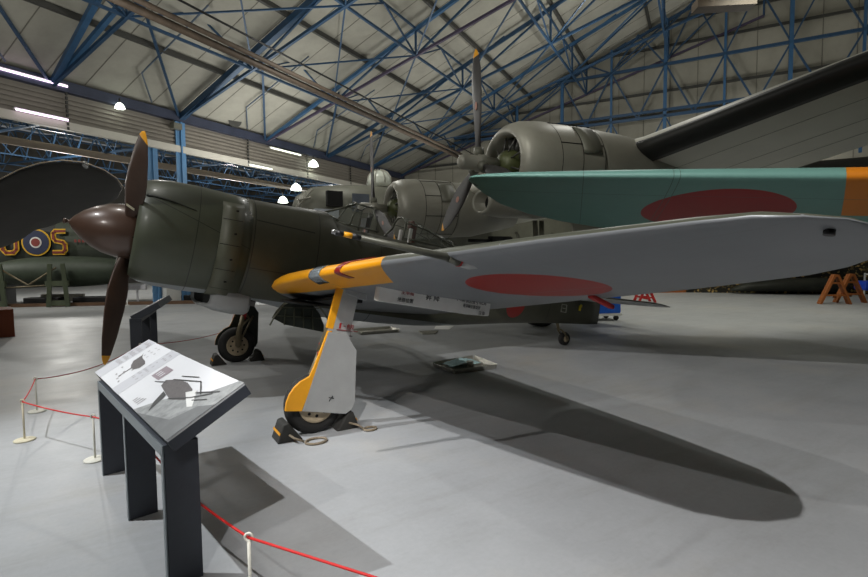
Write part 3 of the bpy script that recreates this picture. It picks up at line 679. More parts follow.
for x,h_,w_ in [(0,.12,.25),(.6,.42,.45),(1.6,.55,.6),(3.2,.6,.6),(4.2,.52,.5)]:
    c=V3((21.2,4.9,0))+V3((.86,-.95,0)).normalized()*x
    rs.append([c+V3((.45,.5,0))*w_*math.cos(a)+V3((0,0,h_/2+.12+h_/2*math.sin(a))) for a in [2*PI*k/14 for k in range(14)]])
g.loft(rs); tag(setorg(g.build('stored_wing_section',mat('dark_hull_green',(40,42,34),.6,0,.3,3)),(22.6,3.4,0)),'dark pointed hull-like aircraft section lying on the floor before the netting','aircraft part')
g=MB(); g.box((22.9,.1,.5),(.8,1.9,.35),(V3((.7,.7,0)),V3((-.7,.7,0)),V3((0,0,1)))); tag(setorg(g.build('blue_tarpaulin',mat('blue_tarp',(20,70,200),.5,0,.2,8),None,bevel=.08),(22.9,.1,0)),'bright blue tarpaulin bundle behind the orange trestles','tarpaulin')
g=MB()
for k in range(3): g.bar((23.2,.9-1.6*k,.0),(23.2,.9-1.6*k,.95),.05)
g.bar((23.2,.9,.9),(23.2,-2.4,.9),.05); g.bar((23.2,.9,.5),(23.2,-2.4,.5),.05); tag(setorg(g.build('white_rail',m_white),(23.2,.6,0)),'white metal railing behind the orange trestles','railing')
# brown box at far left
g=MB(); g.box((-4.3,8.35,.32),(.9,.9,.64),(V3((.96,.2,0)).normalized(),V3((-.2,.96,0)).normalized(),V3((0,0,1)))); tag(setorg(g.build('brown_plinth',mat('brown_wood_veneer',(120,58,30),.5,0,.12,3,stretch=(1,1,.2)),None,bevel=.01),(-4.3,8.35,0)),'reddish brown wooden plinth cut by the left edge','plinth')
# ================================================================== TEAL AEROPLANE (wing overhead at right)
DT=V3((1.77,-2.23,2.585)); DS=V3((2.48,-2.72,-.175)).normalized(); DC=V3((.739,.674,-.2)).normalized(); DN=DC.cross(DS)
if DN.z<0: DN=-DN
D=thing('twin_engined_aeroplane','teal green aeroplane whose right wing with large dark red disc crosses above the fighter wing','aeroplane',(7.6,-7.2,0))
def DW(d,c,z=0): return DT+DS*d+DC*c+DN*z
cc=DW(2.66,.98)
e1=DS; e2=(DC-DS*DC.dot(DS)).normalized()
m_teal=mat('teal_paint',(104,148,138),.5,.05,.05,3,marks=[
  ([('circ',cc,e1,e2,.775,0)],(146,16,20)),
  ([('dot',DS-e2*.40,DT.dot(DS-e2*.40)+3.52,DT.dot(DS-e2*.40)+6.2),('dot',e2,DT.dot(e2)-1,DT.dot(e2)+1.02)],(206,122,16)),
  ([('dot',DS,DT.dot(DS)+1.20,DT.dot(DS)+1.206)],(60,84,78)),([('dot',DS,DT.dot(DS)+2.06,DT.dot(DS)+2.066)],(60,84,78)),([('dot',DS,DT.dot(DS)+2.12,DT.dot(DS)+2.126)],(60,84,78)),
  ([('dot',e2-DS*.04,(DT).dot(e2-DS*.04)+.32,(DT).dot(e2-DS*.04)+.326)],(66,92,86))])
rings=[]
for d,le,te in [(-.03,.04,.12),(0,-.02,.30),(.06,-.05,.55),(.2,-.06,.95),(.5,-.07,1.38),(.92,-.06,1.74),(1.46,-.05,2.05),(2.03,-.04,2.32),(3.5,0,2.62),(5,0,2.8),(9.4,0,3.2)]:
    z=0; rings.append(airfoil(DW(d,le),DW(d,te,-.0),(te-le)*(.10+.004*d),DN,16))
g=MB(); g.loft(rings); w=g.build('wing',m_teal,D); 
g=MB(); vs=[DW(.02,.06,-.02),DW(.10,.50,-.03),DW(.22,.52,-.04),DW(.16,.06,-.05)]
g=MB(); g.prism([DW(-.02,.02,-.004),DW(.02,.22,-.012),DW(.07,.24,-.014),DW(.14,.08,-.014),DW(.06,-.02,-.004)],DN*.01); pl(g.build('wing_tip_lamp',m_black,w),'black tip patch')
# fuselage, nacelle and legs of that aeroplane (outside the frame)
def body(mb,c,ax,prof,up=V3((0,0,1)),n=24): mb.lathe(c,ax,prof,n)
g=MB(); body(g,DW(9.2,-2.0,.1),DC,[(-1.2,.05),(-.6,.45),(.5,.62),(2.5,.68),(5,.5),(8,.18),(8.6,.03)]); g.build('fuselage',m_teal,D)
g=MB(); body(g,DW(6.6,-1.5,.0),DC,[(0,.42),(.1,.58),(.8,.64),(2.0,.6),(3.6,.3),(4.1,.05)]); nac=g.build('engine_nacelle',m_teal,D)
q=DW(6.6,.1,-.3); q2=V3((q.x,q.y,.38)); g=MB(); g.tube([q,q2],.06,10); g.build('landing_leg',m_strut,D)
g=MB(); g.lathe(q2-DS*.1,DS,[(0,.2),(0,.34),(.05,.38),(.15,.38),(.2,.34),(.2,.2)],30); g.build('main_wheel',m_tyre,D)
# ================================================================== SILVER BOMBER
B=thing('bomber_aeroplane','large silver four-engined bomber behind the fighter with black-edged wing reaching over the right','aeroplane',(8.0,4.0,0))
m_alu=mat('aged_aluminium',(158,156,144),.45,.2,.10,1.6,bump=.03,bscale=6)
m_alu2=mat('aluminium_panel_darker',(112,112,100),.5,.2,.1,3)
m_boot=mat('black_rubber_boot',(34,34,32),.55,0,.12,8)
m_prop=mat('dark_grey_propeller',(52,50,49),.5,.2,.18,8)
m_eng=mat('engine_olive',(78,84,50),.45,.2,.1,10)
X_=V3((1,0,0)); Z_=V3((0,0,1))
def engine(hub,label,ln,detail=True):
    hub=V3(hub); yw=rad(9); X_=V3((math.cos(yw),-math.sin(yw),0)); Yv=V3((math.sin(yw),math.cos(yw),0)); Z_=V3((0,0,1))
    L3=lambda q: X_*q[0]+Yv*q[1]+Z_*q[2]
    # cowl
    g=MB(); c0=hub+L3((.42,0,0))
    g.lathe(c0,X_,[(.35,.45),(.08,.47),(.0,.52),(.02,.585),(.10,.655),(.25,.705),(.55,.73),(1.0,.73),(1.45,.72),(1.5,.71)],44,cap=(False,False),e=Yv,ell=(1.12,1.0))
    g.lathe(c0,X_,[(1.42,.70),(1.6,.70),(2.2,.67),(ln*.8,.56),(ln,.42)],44,cap=(True,True),e=Yv,ell=(1.1,1.0))
    nc=g.build('engine_cowling',m_alu,B); pl(nc,label)
    g=MB()
    for d in (.62,1.02,1.46): g.lathe(c0,X_,[(d,.732),(d+.012,.732)],44,cap=(False,False),e=Yv,ell=(1.12,1.0))
    for a in (20,-18,60,-60,100): 
        aa=rad(a); r=.733; pos=lambda d: c0+X_*d+L3((0,-r*1.12*math.cos(aa),r*math.sin(aa)))
        g.bar(pos(.62),pos(1.46),.008,.012)
    g.build('cowling_seams',m_dark,nc)
    g=MB(); aa=rad(38); 
    vs=[]
    for i in range(9):
        a=rad(52-44*i/8)
        for d in (1.03,1.40): vs.append(c0+X_*d+L3((0,-.74*1.12*math.cos(a),0.74*math.sin(a))))
    g.add(vs,[(2*i,2*i+1,2*i+3,2*i+2) for i in range(8)],0,True); g.build('cowling_flap',m_alu2,nc,solid=.012)
    g=MB(); g.lathe(c0,X_,[(.36,.44),(.37,.03)],32,cap=(False,True),e=Yv,ell=(1.12,1)); g.build('cowling_interior',m_dark,nc)
    g=MB(); g.lathe(c0+L3((-.06,0,0)),X_,[(0,.06),(.0,.12),(.06,.19),(.14,.235),(.24,.25),(.42,.25)],28); e_=g.build('crankcase',m_eng,B); pl(e_,'olive green engine casing')
    g=MB()
    for k in range(9):
        a=2*PI*k/9; dr=L3((0,math.cos(a),math.sin(a)))
        g.tube([c0+L3((.26,0,0))+dr*.22,c0+L3((.26,0,0))+dr*.45],.075,10); g.tube([c0+L3((.06,0,0))+dr*.2,c0+L3((.14,0,0))+dr*.47],.014,6)
    g.build('engine_cylinders',mat('cylinder_grey',(84,84,80),.5,.5,.3,40) if detail else m_alu2,e_)
    g=MB(); g.lathe(hub,-X_,[(-.32,.10),(-.12,.11),(-.08,.145),(.04,.145),(.06,.12),(.30,.12),(.34,.10),(.38,.04),(.38,.001)],26); h=g.build('propeller_hub',m_alu,B)
    g=MB()
    for a in (0,120,240):
        aa=rad(a); dr=L3((0,math.sin(aa),math.cos(aa))); g.tube([hub+dr*.08,hub+dr*.24],.085,14)
    g.build('blade_sockets',m_alu2,h)
    for a in (3,123,243):
        aa=rad(a); dr=L3((.0,math.sin(aa),math.cos(aa)))
        g=MB(); blade_mesh(g,hub,dr,-X_,1.84,[(0,.12,.10),(.15,.13,.10),(.3,.26,.07),(.45,.35,.05),(.6,.36,.035),(.8,.31,.022),(.93,.19,.014),(.985,.09,.008),(1,.03,.006)],(-13,4),0,1,.93)
        bl=g.build('propeller_blade',[m_prop,m_yel],B); pl(bl,'dark grey blade with yellow tip')
        g=MB(); p=rad(4*.55-13*.45); tg=(-X_).cross(dr); cdv=tg*math.cos(p)-X_*math.sin(p); nv=dr.cross(cdv)
        for s in (1,-1): g.lathe(hub+dr*.92+nv*.022*s,nv*s,[(0,.055),(.004,.055)],14,e=dr,ell=(1.2,.8))
        g.build('blade_decal',mat('decal_pink',(170,120,104),.6) if a==3 else bpy.data.materials['decal_pink'],bl)
engine((3.42,-.20,3.24),'silver outer engine cowling',3.9)
engine((3.60,4.25,2.93),'silver inner engine cowling, farther from the camera',3.4)
# chin fairing of the nearer nacelle and belly duct
g=MB(); g.lathe((5.25,2.2,2.95),X_,[(.35,.30),(.05,.31),(0,.36),(.08,.42),(.6,.50),(1.6,.50),(2.8,.30),(3.2,.05)],30,cap=(True,True),e=Yv,ell=(.85,.66)); sc_=g.build('air_scoop',m_alu,B); pl(sc_,'silver rounded scoop with dark opening')
g=MB(); g.lathe((5.25,2.2,2.95),X_,[(.34,.295),(.345,.02)],24,e=Yv,ell=(.85,.66)); g.build('scoop_opening',m_dark,sc_)
# wing : (y, xLE, chord, z)
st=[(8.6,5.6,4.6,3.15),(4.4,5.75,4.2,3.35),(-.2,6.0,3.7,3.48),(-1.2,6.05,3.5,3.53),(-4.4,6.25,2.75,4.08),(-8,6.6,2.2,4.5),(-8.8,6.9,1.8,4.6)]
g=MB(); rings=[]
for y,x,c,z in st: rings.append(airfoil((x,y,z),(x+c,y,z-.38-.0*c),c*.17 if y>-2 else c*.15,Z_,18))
g.loft(rings); bw=g.build('wing',mat('silver_wing_bounce_lit',(204,202,190),.5,.05,.06,1.2),B); pl(bw,'silver wing seen from below')  # paler than the other aluminium: bounced light put into the colour
g=MB()
for (a,b_) in (((-1.0),(-8.0)),):
    rr=[]
    for i in range(15):
        t=i/14; y=a+(b_-a)*t
        for j in range(len(st)-1):
            if st[j+1][0]<=y<=st[j][0]:
                q=(st[j][0]-y)/(st[j][0]-st[j+1][0]); x=st[j][1]*(1-q)+st[j+1][1]*q; c=st[j][2]*(1-q)+st[j+1][2]*q; z=st[j][3]*(1-q)+st[j+1][3]*q
        th=c*.158*1.0; ring_=[]
        for k in range(13):
            s_=-1+2*k/12; xx=.085*abs(s_)**2
            zz=5*th*(.2969*math.sqrt(xx)-.126*xx-.3516*xx*xx)*(1.15 if s_>0 else -.85)
            ring_.append(V3((x+xx*c-.018,y,z-.38*xx+zz*1.03+(.0))))
        rr.append(ring_)
    g.loft(rr,(False,False),closed=False)
bt=g.build('deicer_boot',m_boot,bw,solid=.02); pl(bt,'black rubber strip along the wing edge')
g=MB()
for fr in (.25,.5,.72):
    pts=[]
    for y,x,c,z in st[2:6]: pts.append(V3((x+c*fr,y,z-.38*fr-c*.15*(.36 if fr<.4 else (.33 if fr<.6 else .2))-.01)))
    g.tube(pts,.003,5)
g.build('wing_seams',m_alu2,bw)
g=MB(); g.lathe((7.6,-4.6,3.74),-Z_,[(0,.10),(.06,.08),(.06,.001)],14); pl(g.build('red_light',m_red,bw),'dark red blob under the wing')
# landing gear & doors below inner wing
g=MB()
for dx in (0,.22): g.tube([(7.0+dx,2.3,2.6),(7.15+dx*.5,2.3,.6)],.06,10)
g.tube([(6.4,2.3,2.3),(7.1,2.3,1.0)],.035,8); g.tube([(7.6,2.3,2.3),(7.15,2.3,1.1)],.035,8); g.build('main_leg',m_alu2,B)
g=MB(); g.lathe((7.15,2.05,.68),Yv,[(0,.4),(0,.6),(.08,.68),(.32,.68),(.4,.6),(.4,.4)],34); mw=g.build('main_wheel',m_tyre,B)
g=MB(); g.lathe((7.15,2.02,.68),Yv,[(0,.1),(0,.36),(.46,.36),(.46,.1)],24); g.build('wheel_hub',m_alu,mw)
g=MB(); g.prism([(7.5,1.6,2.7),(8.9,1.5,2.75),(8.7,1.5,2.0),(7.7,1.6,1.7)],(0,.05,0)); g.build('gear_door',m_alu,B)
_n0=len(COL.objects)
# fuselage at far side
def bring(x,hw,zt,zb,n=36,y=8.9,e=2.6):
    zm=(zt+zb)/2; o=[]
    for k in range(n):
        t=2*PI*k/n;c=math.cos(t);q=math.sin(t); o.append(V3((x,y+hw*abs(c)**(2/e)*(1 if c>=0 else -1),zm+(zt-zb)/2*abs(q)**(2/e)*(1 if q>=0 else -1))))
    return o
g=MB(); g.loft([bring(3.0,.35,3.0,2.1),bring(3.15,.62,3.35,1.7),bring(3.6,.86,3.62,1.25),bring(4.4,1.0,3.74,1.0),bring(5.4,1.05,3.80,.9),bring(9,1.05,3.85,.85),bring(14,1.0,3.8,1.2),bring(18,.7,3.7,2.0),bring(21,.35,3.5,2.7)]); bf=g.build('fuselage',m_alu2,B); pl(bf,'dull grey-green bomber fuselage')
g=MB()
for x0,x1,z0,z1,mt_ in ((3.75,4.25,2.95,3.42,0),): g.box(((x0+x1)/2,7.93,(z0+z1)/2),(x1-x0,.14,z1-z0))
g.build('cockpit_window',m_dark,bf)
g=MB(); g.box((3.75,7.98,2.72),(.75,.16,.28)); g.build('lower_window',mat('hazy_perspex',(190,196,204),.2,.0,.1,8),bf)
g=MB(); g.box((4.85,7.88,3.1),(.55,.08,.55)); pl(g.build('blue_grey_panel',mat('blue_grey',(92,100,112),.5),bf),'blue-grey side panel')
g=MB()
for k in (0,1): g.box((5.75+.16*k,7.835,3.2),(.06,.02,.12))
g.build('yellow_nose_marks',mat('marks_y',(200,186,130),.5),bf)
g=MB()
for z in (2.2,2.7,3.2):
    g.tube([(3.0+.12*abs(z-2.7),8.55+.1*abs(z-2.7),z),(3.02,8.2,z*.98),(3.3,8.02,z)],.03,6)
for y in (8.4,8.65,8.9): g.tube([(3.35,y-.35,3.45),(2.97,y,2.9),(2.97,y,2.2)],.03,6)
g.build('nose_frames',m_alu,bf)
g=MB(); g.lathe((6.0,8.9,3.78),Z_,[(0,.42),(.15,.44),(.35,.40),(.50,.28),(.58,.12),(.6,.01)],24); tr=g.build('dorsal_turret',mat('turret_perspex',(196,200,188),.12,0,.2,5,spec=.8),B); pl(tr,'clear domed turret on the fuselage top')
g=MB()
for k in range(8):
    a=2*PI*k/8; g.tube([V3((6.0+.44*math.cos(a),8.9+.44*math.sin(a),3.9)),V3((6.0+.41*math.cos(a),8.9+.41*math.sin(a),4.13)),V3((6.0+.29*math.cos(a),8.9+.29*math.sin(a),4.29)),V3((6.0+.12*math.cos(a),8.9+.12*math.sin(a),4.38))],.022,6)
g.build('turret_frames',m_alu,tr)
g=MB(); 
for sg in (-1,1): g.loft([airfoil((19.4+.3*abs(q),8.9+sg*3.8,3.6+q),(21.3,8.9+sg*3.8,3.6+q),.16,Yv,8) for q in (-1.3,-.6,.6,1.5)])
g.loft([airfoil((19.2,8.9+y,3.6),(21,8.9+y,3.6),.2,Z_,8) for y in (-3.8,0,3.8)]); g.build('twin_tail',m_alu,B)
q=V3((4.6,8.9,.35)); g=MB(); g.tube([(4.7,8.9,1.3),q],.07,10); g.lathe(q-Yv*.12,Yv,[(0,.2),(0,.32),(.06,.36),(.18,.36),(.24,.32),(.24,.2)],24); g.build('nose_leg',m_tyre,B)
for o in (bf,tr):
    o.location.z+=.38
# machine-gun on a stand seen between the aeroplanes
t=thing('machine_gun','black machine gun on a stand seen just above the fighter wing','gun',(8.6,5.9,0))
g=MB(); g.tube([(7.6,5.9,2.25),(8.5,5.9,2.25)],.05,8); g.box((8.85,5.9,2.25),(.8,.2,.28)); g.box((9.15,5.9,2.14),(.28,.24,.46)); g.build('gun_body',m_black,t)
g=MB(); g.tube([(8.7,5.9,2.2),(8.7,5.9,.02)],.04,8); g.tube([(8.7,5.9,.5),(8.3,5.6,.01)],.03,8); g.tube([(8.7,5.9,.5),(9.1,5.6,.01)],.03,8); g.tube([(8.7,5.9,.5),(8.7,6.3,.01)],.03,8); g.build('gun_stand',m_black,t)
# ================================================================== NIGHT BOMBER AT LEFT
Lb=thing('night_bomber','dark green and black bomber fuselage with roundel and letter S at the far left','aeroplane',(-6,19.5,0))
LA=V3((.905,-.425,0)).normalized(); LN=V3((-LA.y,LA.x,0)); 
if LN.y>0: LN=-LN
m_lanc=mat('night_green',(50,58,44),.6,0,.25,1.2,marks=[([('dot',Z_,0,2.2)],(44,50,40)),([('dot',Z_,2.2,9),('dot',LA,-100,-11.6)],(26,28,25))])
P0=V3((-4.45,18.9,2.55))
def LP(a,z,off=0): return P0+LA*a+V3((0,0,z))+LN*off
g=MB(); rr=[]
for a,hw,zt,zb in [(-12,1.2,3.9,1.0),(-3,1.2,3.86,1.0),(2,1.12,3.75,1.05),(6,.95,3.6,1.25),(10,.7,3.4,1.6),(13,.4,3.2,2.0)]:
    zm=(zt+zb)/2; o=P0+LA*a-LN*1.2; o.z=zm
    rr.append([o+LN*(hw*math.cos(t))+V3((0,0,(zt-zb)/2*abs(math.sin(t))**.8*(1 if math.sin(t)>=0 else -1))) for t in [2*PI*k/36 for k in range(36)]])
g.loft(rr); lf=g.build('fuselage',m_lanc,Lb)
def disc(c,r,ri,mt,name,off):
    g=MB(); n=40; vs=[]
    for k in range(n):
        a=2*PI*k/n; vs.append(LP(c[0]+r*math.cos(a),c[1]+r*math.sin(a),off))
    g.prism(vs,LN*.012); o=g.build(name,mt,lf); return o
m_lb=mat('roundel_blue',(26,36,66),.6); m_ly=mat('marking_yellow',(206,160,20),.6); m_lr=mat('marking_maroon',(122,44,36),.6); m_lw=mat('marking_white',(206,204,200),.6)
ro=(-.16,-.03)
disc(ro,.55,0,m_ly,'roundel_yellow_ring',.015); disc(ro,.49,0,m_lb,'roundel_blue_ring',.03); disc(ro,.22,0,m_lw,'roundel_white_ring',.045); disc(ro,.165,0,m_lr,'roundel_red_centre',.06)
def letter(path,name,par=lf):
    g=MB(); P=[LP(a,z,.05) for a,z in path]
    for a,b_ in zip(P[:-1],P[1:]): 
        d=(b_-a).normalized()*.045; g.bar(a-d,b_+d,.20,.01,LN)
    pl(g.build(name,m_ly,par),'yellow outline of the letter')
    g=MB(); P=[p+LN*.02 for p in P]
    for a,b_ in zip(P[:-1],P[1:]):
        d=(b_-a).normalized()*.045; g.bar(a-d,b_+d,.09,.01,LN)
    pl(g.build(name+'_fill',m_lr,par),'dark red letter')
letter([(.94,.42),(.60,.42),(.52,.33),(.52,.13),(.60,.03),(.86,-.03),(.94,-.13),(.94,-.34),(.86,-.44),(.50,-.44)],'code_letter_s')
letter([(-1.35,.3),(-1.4,-.3),(-1.28,-.44),(-1.0,-.44),(-.88,-.3),(-.88,.3),(-1.0,.42),(-1.25,.42)],'code_letter_o')
g=MB()
for k in range(7):
    o=LP(1.35+.15*k,.02,.07 if k<3 else .02); g.box(o,(.09,.01,.12),(LA,LN,Z_))
g.build('serial_number',m_lr,lf)
# support cradles
m_cr=mat('cradle_olive',(74,82,62),.6,0,.2,4)
for a in (-.75,1.45):
    g=MB(); o=LP(a,-2.55,1.55); 
    for s in (-.28,.28): g.bar(o+LA*s*1.2,o+LA*s*.8+V3((0,0,1.65)),.20,.14)
    g.bar(o-LA*.4+V3((0,0,.9)),o+LA*.4+V3((0,0,.9)),.12,.2); g.bar(o-LA*.4+V3((0,0,.15)),o+LA*.4+V3((0,0,.15)),.12,.2); g.build('support_cradle',m_cr,Lb)
g=MB(); g.tube([LP(-.6,-1.05,1.5),LP(.4,-1.7,1.5),LP(1.4,-1.05,1.5)],.035,6); g.tube([LP(-.6,-1.8,1.5),LP(1.4,-1.7,1.5)],.03,6); g.build('brace_cable',m_strut,Lb)
# wing of that bomber
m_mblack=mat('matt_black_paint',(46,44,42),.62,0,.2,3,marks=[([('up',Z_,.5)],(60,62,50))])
OUT=[]
ow=[(-60,205),(-30,193),(0,181),(20,171),(40,165),(62,162),(85,164),(105,172),(117,180),(123,188),(118,198),(100,208),(80,216),(60,222),(46,227),(34,230),(20,240),(3,247),(-30,256),(-90,262)]
for x,y in ow:      # planform seen from the spectator's place, laid on the tilted wing plane
    d=cF+cR*((x-434)/495.17)-cU*((y-288.5)/495.17); hd=V3((-.08,.997,0)); P1=V3((-2.39,3.94,3.42))
    nn_=V3((hd.x*.17,hd.y*.17,1)); OUT.append(cC+d*((P1-cC).dot(nn_)/d.dot(nn_)))
cen=sum(OUT,V3((0,0,0)))/len(OUT)
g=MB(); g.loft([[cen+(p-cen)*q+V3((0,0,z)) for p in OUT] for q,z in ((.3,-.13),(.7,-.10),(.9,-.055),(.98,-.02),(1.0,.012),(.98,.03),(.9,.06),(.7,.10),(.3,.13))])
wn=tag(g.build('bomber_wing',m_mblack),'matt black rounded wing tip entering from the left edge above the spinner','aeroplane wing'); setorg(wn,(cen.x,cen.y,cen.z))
g=MB(); q=OUT[6]; g.lathe(q+V3((.0,-.0,0)),(-.05,-1,.1),[(-.1,.06),(.02,.05),(.05,.01)],12); x=g.build('wing_tip_light',m_chrome,wn)
g=MB(); g.tube([p+V3((0,-.01,.03)) for p in OUT[1:11]],.009,6); pl(g.build('lit_edge_strip',mat('lit_edge_cream',(206,186,160),.5),wn),'thin cream line for the lit wing edge')  # light catching the upper wing edge, modelled as a cream tube
for _o in (x,): pass
# bombs and museum clutter under the night bomber
def ell(name,c,ax,l,r,mt,label,cat,group=None):
    g=MB(); ax=V3(ax).normalized(); g.lathe(V3(c)-ax*l/2,ax,[(l*t,r*math.sqrt(max(0.0,1-(2*t-1)**2))**.7) for t in [i/14 for i in range(15)]],22); return tag(g.build(name,mt),label,cat,group)
m_bomb=mat('bomb_dark_olive',(50,60,46),.6,0,.2,4)
b=ell('bomb_casing',LP(1.2,-1.22,.6),LA,5.4,.62,m_bomb,'long dark green bomb casing hung in cradles under the roundel','bomb'); 
random.seed(5)
for i,(a,z,w,h,c,n,lab) in enumerate([(.9,-2.28,1.6,.30,(196,190,180),'display_board','pale low display board between the cradles'),(3.0,-1.86,.7,.22,(176,30,44),'red_sign','red sign edge under the bomb casing'),(3.75,-1.9,.7,.22,(220,220,224),'white_sign','white sign right of the red sign'),(5.0,-1.5,1.0,.5,(120,112,94),'crate','beige crate behind the lowest blade'),(6.2,-1.5,.8,.6,(84,92,110),'crate','grey-blue crate nearest the fighter nose'),(-1.9,-2.1,.8,1.0,(30,30,28),'crate','black crate at the left edge')]):
    o=LP(a,z,.3 if i<3 else -.3); g=MB(); g.box(o,(w,.12 if i<3 else .8,h),(LA,LN,Z_))
    g.bar(V3((o.x,o.y,0)),V3((o.x,o.y,o.z)),.08,.08)
    tag(setorg(g.build(n,mat(n+'_paint%d'%i,c,.6),None),(o.x,o.y,0)),lab,'sign' if 'sign' in n or 'board' in n else 'crate')
for i,a in enumerate((4.6,6.0)):
    g=MB(); o=LP(a,-2.2,-.2); o.z=.45; g.lathe(o-LN*.15,LN,[(0,.2),(0,.4),(.06,.45),(.24,.45),(.3,.4),(.3,.2)],24); tag(setorg(g.build('spare_wheel',m_tyre),(o.x,o.y,0)),['dark spare wheel standing left of the fighter propeller','dark spare wheel nearest the cowling under the bomber'][i],'wheel','spare wheels')
for i,a in enumerate((-2.6,.4,2.2,5.4)):
    g=MB(); o=LP(a,-2.55,.6); o.z=0; g.box(o+V3((0,0,.16)),(1.3,.5,.32),(LA,LN,Z_)); tag(setorg(g.build('low_plinth',m_black,None,bevel=.03),o),['low black plinth at the left edge','low black plinth under the roundel','low black plinth under the letter S','low black plinth behind the lowest blade'][i],'plinth','low plinths')
for i,a in enumerate((-1.2,3.9)):
    o=LP(a,-2.55,1.6 if i==0 else 1.5); o.z=0; g=MB(); g.lathe(o,Z_,[(0,.09),(.02,.09),(.03,.02),(.85,.02)],10); tag(setorg(g.build('rope_post',m_white),o),['thin white post at the far left in front of the bomber','thin white post under the letter S'][i],'barrier post','distant white posts')
# low barrier kerb in front
g=MB(); g.bar(LP(-6,-2.49,1.2),LP(7,-2.49,1.2),.25,.12); kb=g.build('trim_1',mat('brown_kerb',(110,84,64),.6)); struct(kb)
# ================================================================== HALL
U=V3((.866025,.5,0)); V=V3((-.5,.866025,0)); O=V3((-.04,15.46,0))
def H(t,m_,z): return O+U*t-V*m_+V3((0,0,z))
ZB=7.35; SL=.40; RIDGE=21; T0=-26; T1=17.6
m_floor=bpy.data.materials.new('painted_concrete'); m_floor.use_nodes=True; nt=m_floor.node_tree; L=nt.links.new; b=nt.nodes['Principled BSDF']
tc=nd(nt,'ShaderNodeTexCoord')
def noise(scale,det=6,ro=.6,st_=None):
    n=nd(nt,'ShaderNodeTexNoise'); n.inputs['Scale'].default_value=scale; n.inputs['Detail'].default_value=det; n.inputs['Roughness'].default_value=ro
    mp=nd(nt,'ShaderNodeMapping'); L(tc.outputs['Object'],mp.inputs[0]); 
    if st_: mp.inputs['Scale'].default_value=st_; mp.inputs['Rotation'].default_value=(0,0,rad(-30))
    L(mp.outputs[0],n.inputs['Vector']); return n
def ramp(src,stops):
    r=nd(nt,'ShaderNodeValToRGB'); e=r.color_ramp.elements; e[0].position=stops[0][0]; e[0].color=(*stops[0][1],1); e[1].position=stops[-1][0]; e[1].color=(*stops[-1][1],1)
    for p_,c_ in stops[1:-1]: q=e.new(p_); q.color=(*c_,1)
    L(src,r.inputs[0]); return r.outputs[0]
def mul(a,b_,f=1):
    x=nd(nt,'ShaderNodeMix',data_type='RGBA',blend_type='MULTIPLY'); x.inputs[0].default_value=f; L(a,x.inputs[6]); L(b_,x.inputs[7]); return x.outputs[2]
base=ramp(noise(.35,8,.7).outputs['Fac'],[(.3,lin((154,156,158))),(.52,lin((166,168,170))),(.66,lin((172,171,168))),(.8,lin((180,172,162)))])
st1=ramp(noise(1.3,9,.75,(.4,2.2,1)).outputs['Fac'],[(.3,(.88,.87,.85)),(.5,(1,1,1)),(1,(1.0,1.0,1.0))])
st2=ramp(noise(9,10,.8).outputs['Fac'],[(.31,(.60,.56,.48)),(.36,(1,1,1)),(1,(1,1,1))])
st3=ramp(noise(26,6,.7).outputs['Fac'],[(.3,(.93,.93,.93)),(.6,(1,1,1)),(1,(1,1,1))])
L(mul(mul(mul(base,st1),st2,.7),st3),b.inputs['Base Color'])
L(ramp(noise(2.2,8,.7).outputs['Fac'],[(.3,(.38,)*3),(.7,(.56,)*3)]),b.inputs['Roughness']); b.inputs['Specular IOR Level'].default_value=.35
g=MB(); g.add([(-40,-25,0),(60,-25,0),(60,70,0),(-40,70,0)],[(0,1,2,3)]); fl=g.build('floor',m_floor); struct(fl)
# floor cable & crack (thin line near the barrier)
# roof
m_roof=mat('roof_lining',(152,150,139),.8,0,.10,1.5)
def roofz(mm_): return ZB+.35+SL*mm_
def slab(name,pts,th,mt): 
    g=MB(); g.prism(pts,V3((0,0,th))); o=g.build(name,mt); struct(o); return o
slab('ceiling',[H(T0,-.2,roofz(-.2)),H(T1,-.2,roofz(-.2)),H(T1,RIDGE,roofz(RIDGE)),H(T0,RIDGE,roofz(RIDGE))],.15,m_roof)
slab('ceiling',[H(T0,RIDGE,roofz(RIDGE)),H(T1,RIDGE,roofz(RIDGE)),H(T1,2*RIDGE,roofz(0)),H(T0,2*RIDGE,roofz(0))],.15,m_roof)
m_roof2=mat('roof_lining_darker_hall',(150,148,136),.8,0,.12,1.5)
slab('ceiling',[H(T0,-.2,roofz(0)),H(32,-.2,roofz(0)),H(32,-RIDGE,roofz(7)),H(T0,-RIDGE,roofz(7))],.15,m_roof2)
# roof sheet seams
m_seam=mat('seam_dark',(104,101,92),.8)
g=MB(); t=T0
while t<T1:
    g.bar(H(t,0,roofz(0)-.004),H(t,RIDGE,roofz(RIDGE)-.004),.025,.012); t+=1.16
struct(g.build('trim_2',m_seam))
m_steel=mat('blue_steel_paint',(44,72,100),.45,.2,.12,3); m_steelb=mat('bright_blue_steel_paint',(56,94,130),.45,.2,.10,3); m_pur=mat('dark_purlin_steel',(66,66,62),.6,.2,.15,3); m_rust=mat('purple_brown_steel',(72,64,84),.55,.2,.2,3)
for k in range(1,7):
    mm_=k*3.3-.6
    g=MB(); g.bar(H(T0,mm_,roofz(mm_)-.10),H(T1,mm_,roofz(mm_)-.10),.12,.16); tag(setorg(g.build('roof_purlin',m_pur),H(0,mm_,roofz(mm_)-.1)),'dark horizontal roof purlin, number of rows above the eaves: %s'%['lowest','second lowest','third','fourth','fifth','topmost'][k-1],'purlin','dark purlins under the roof')
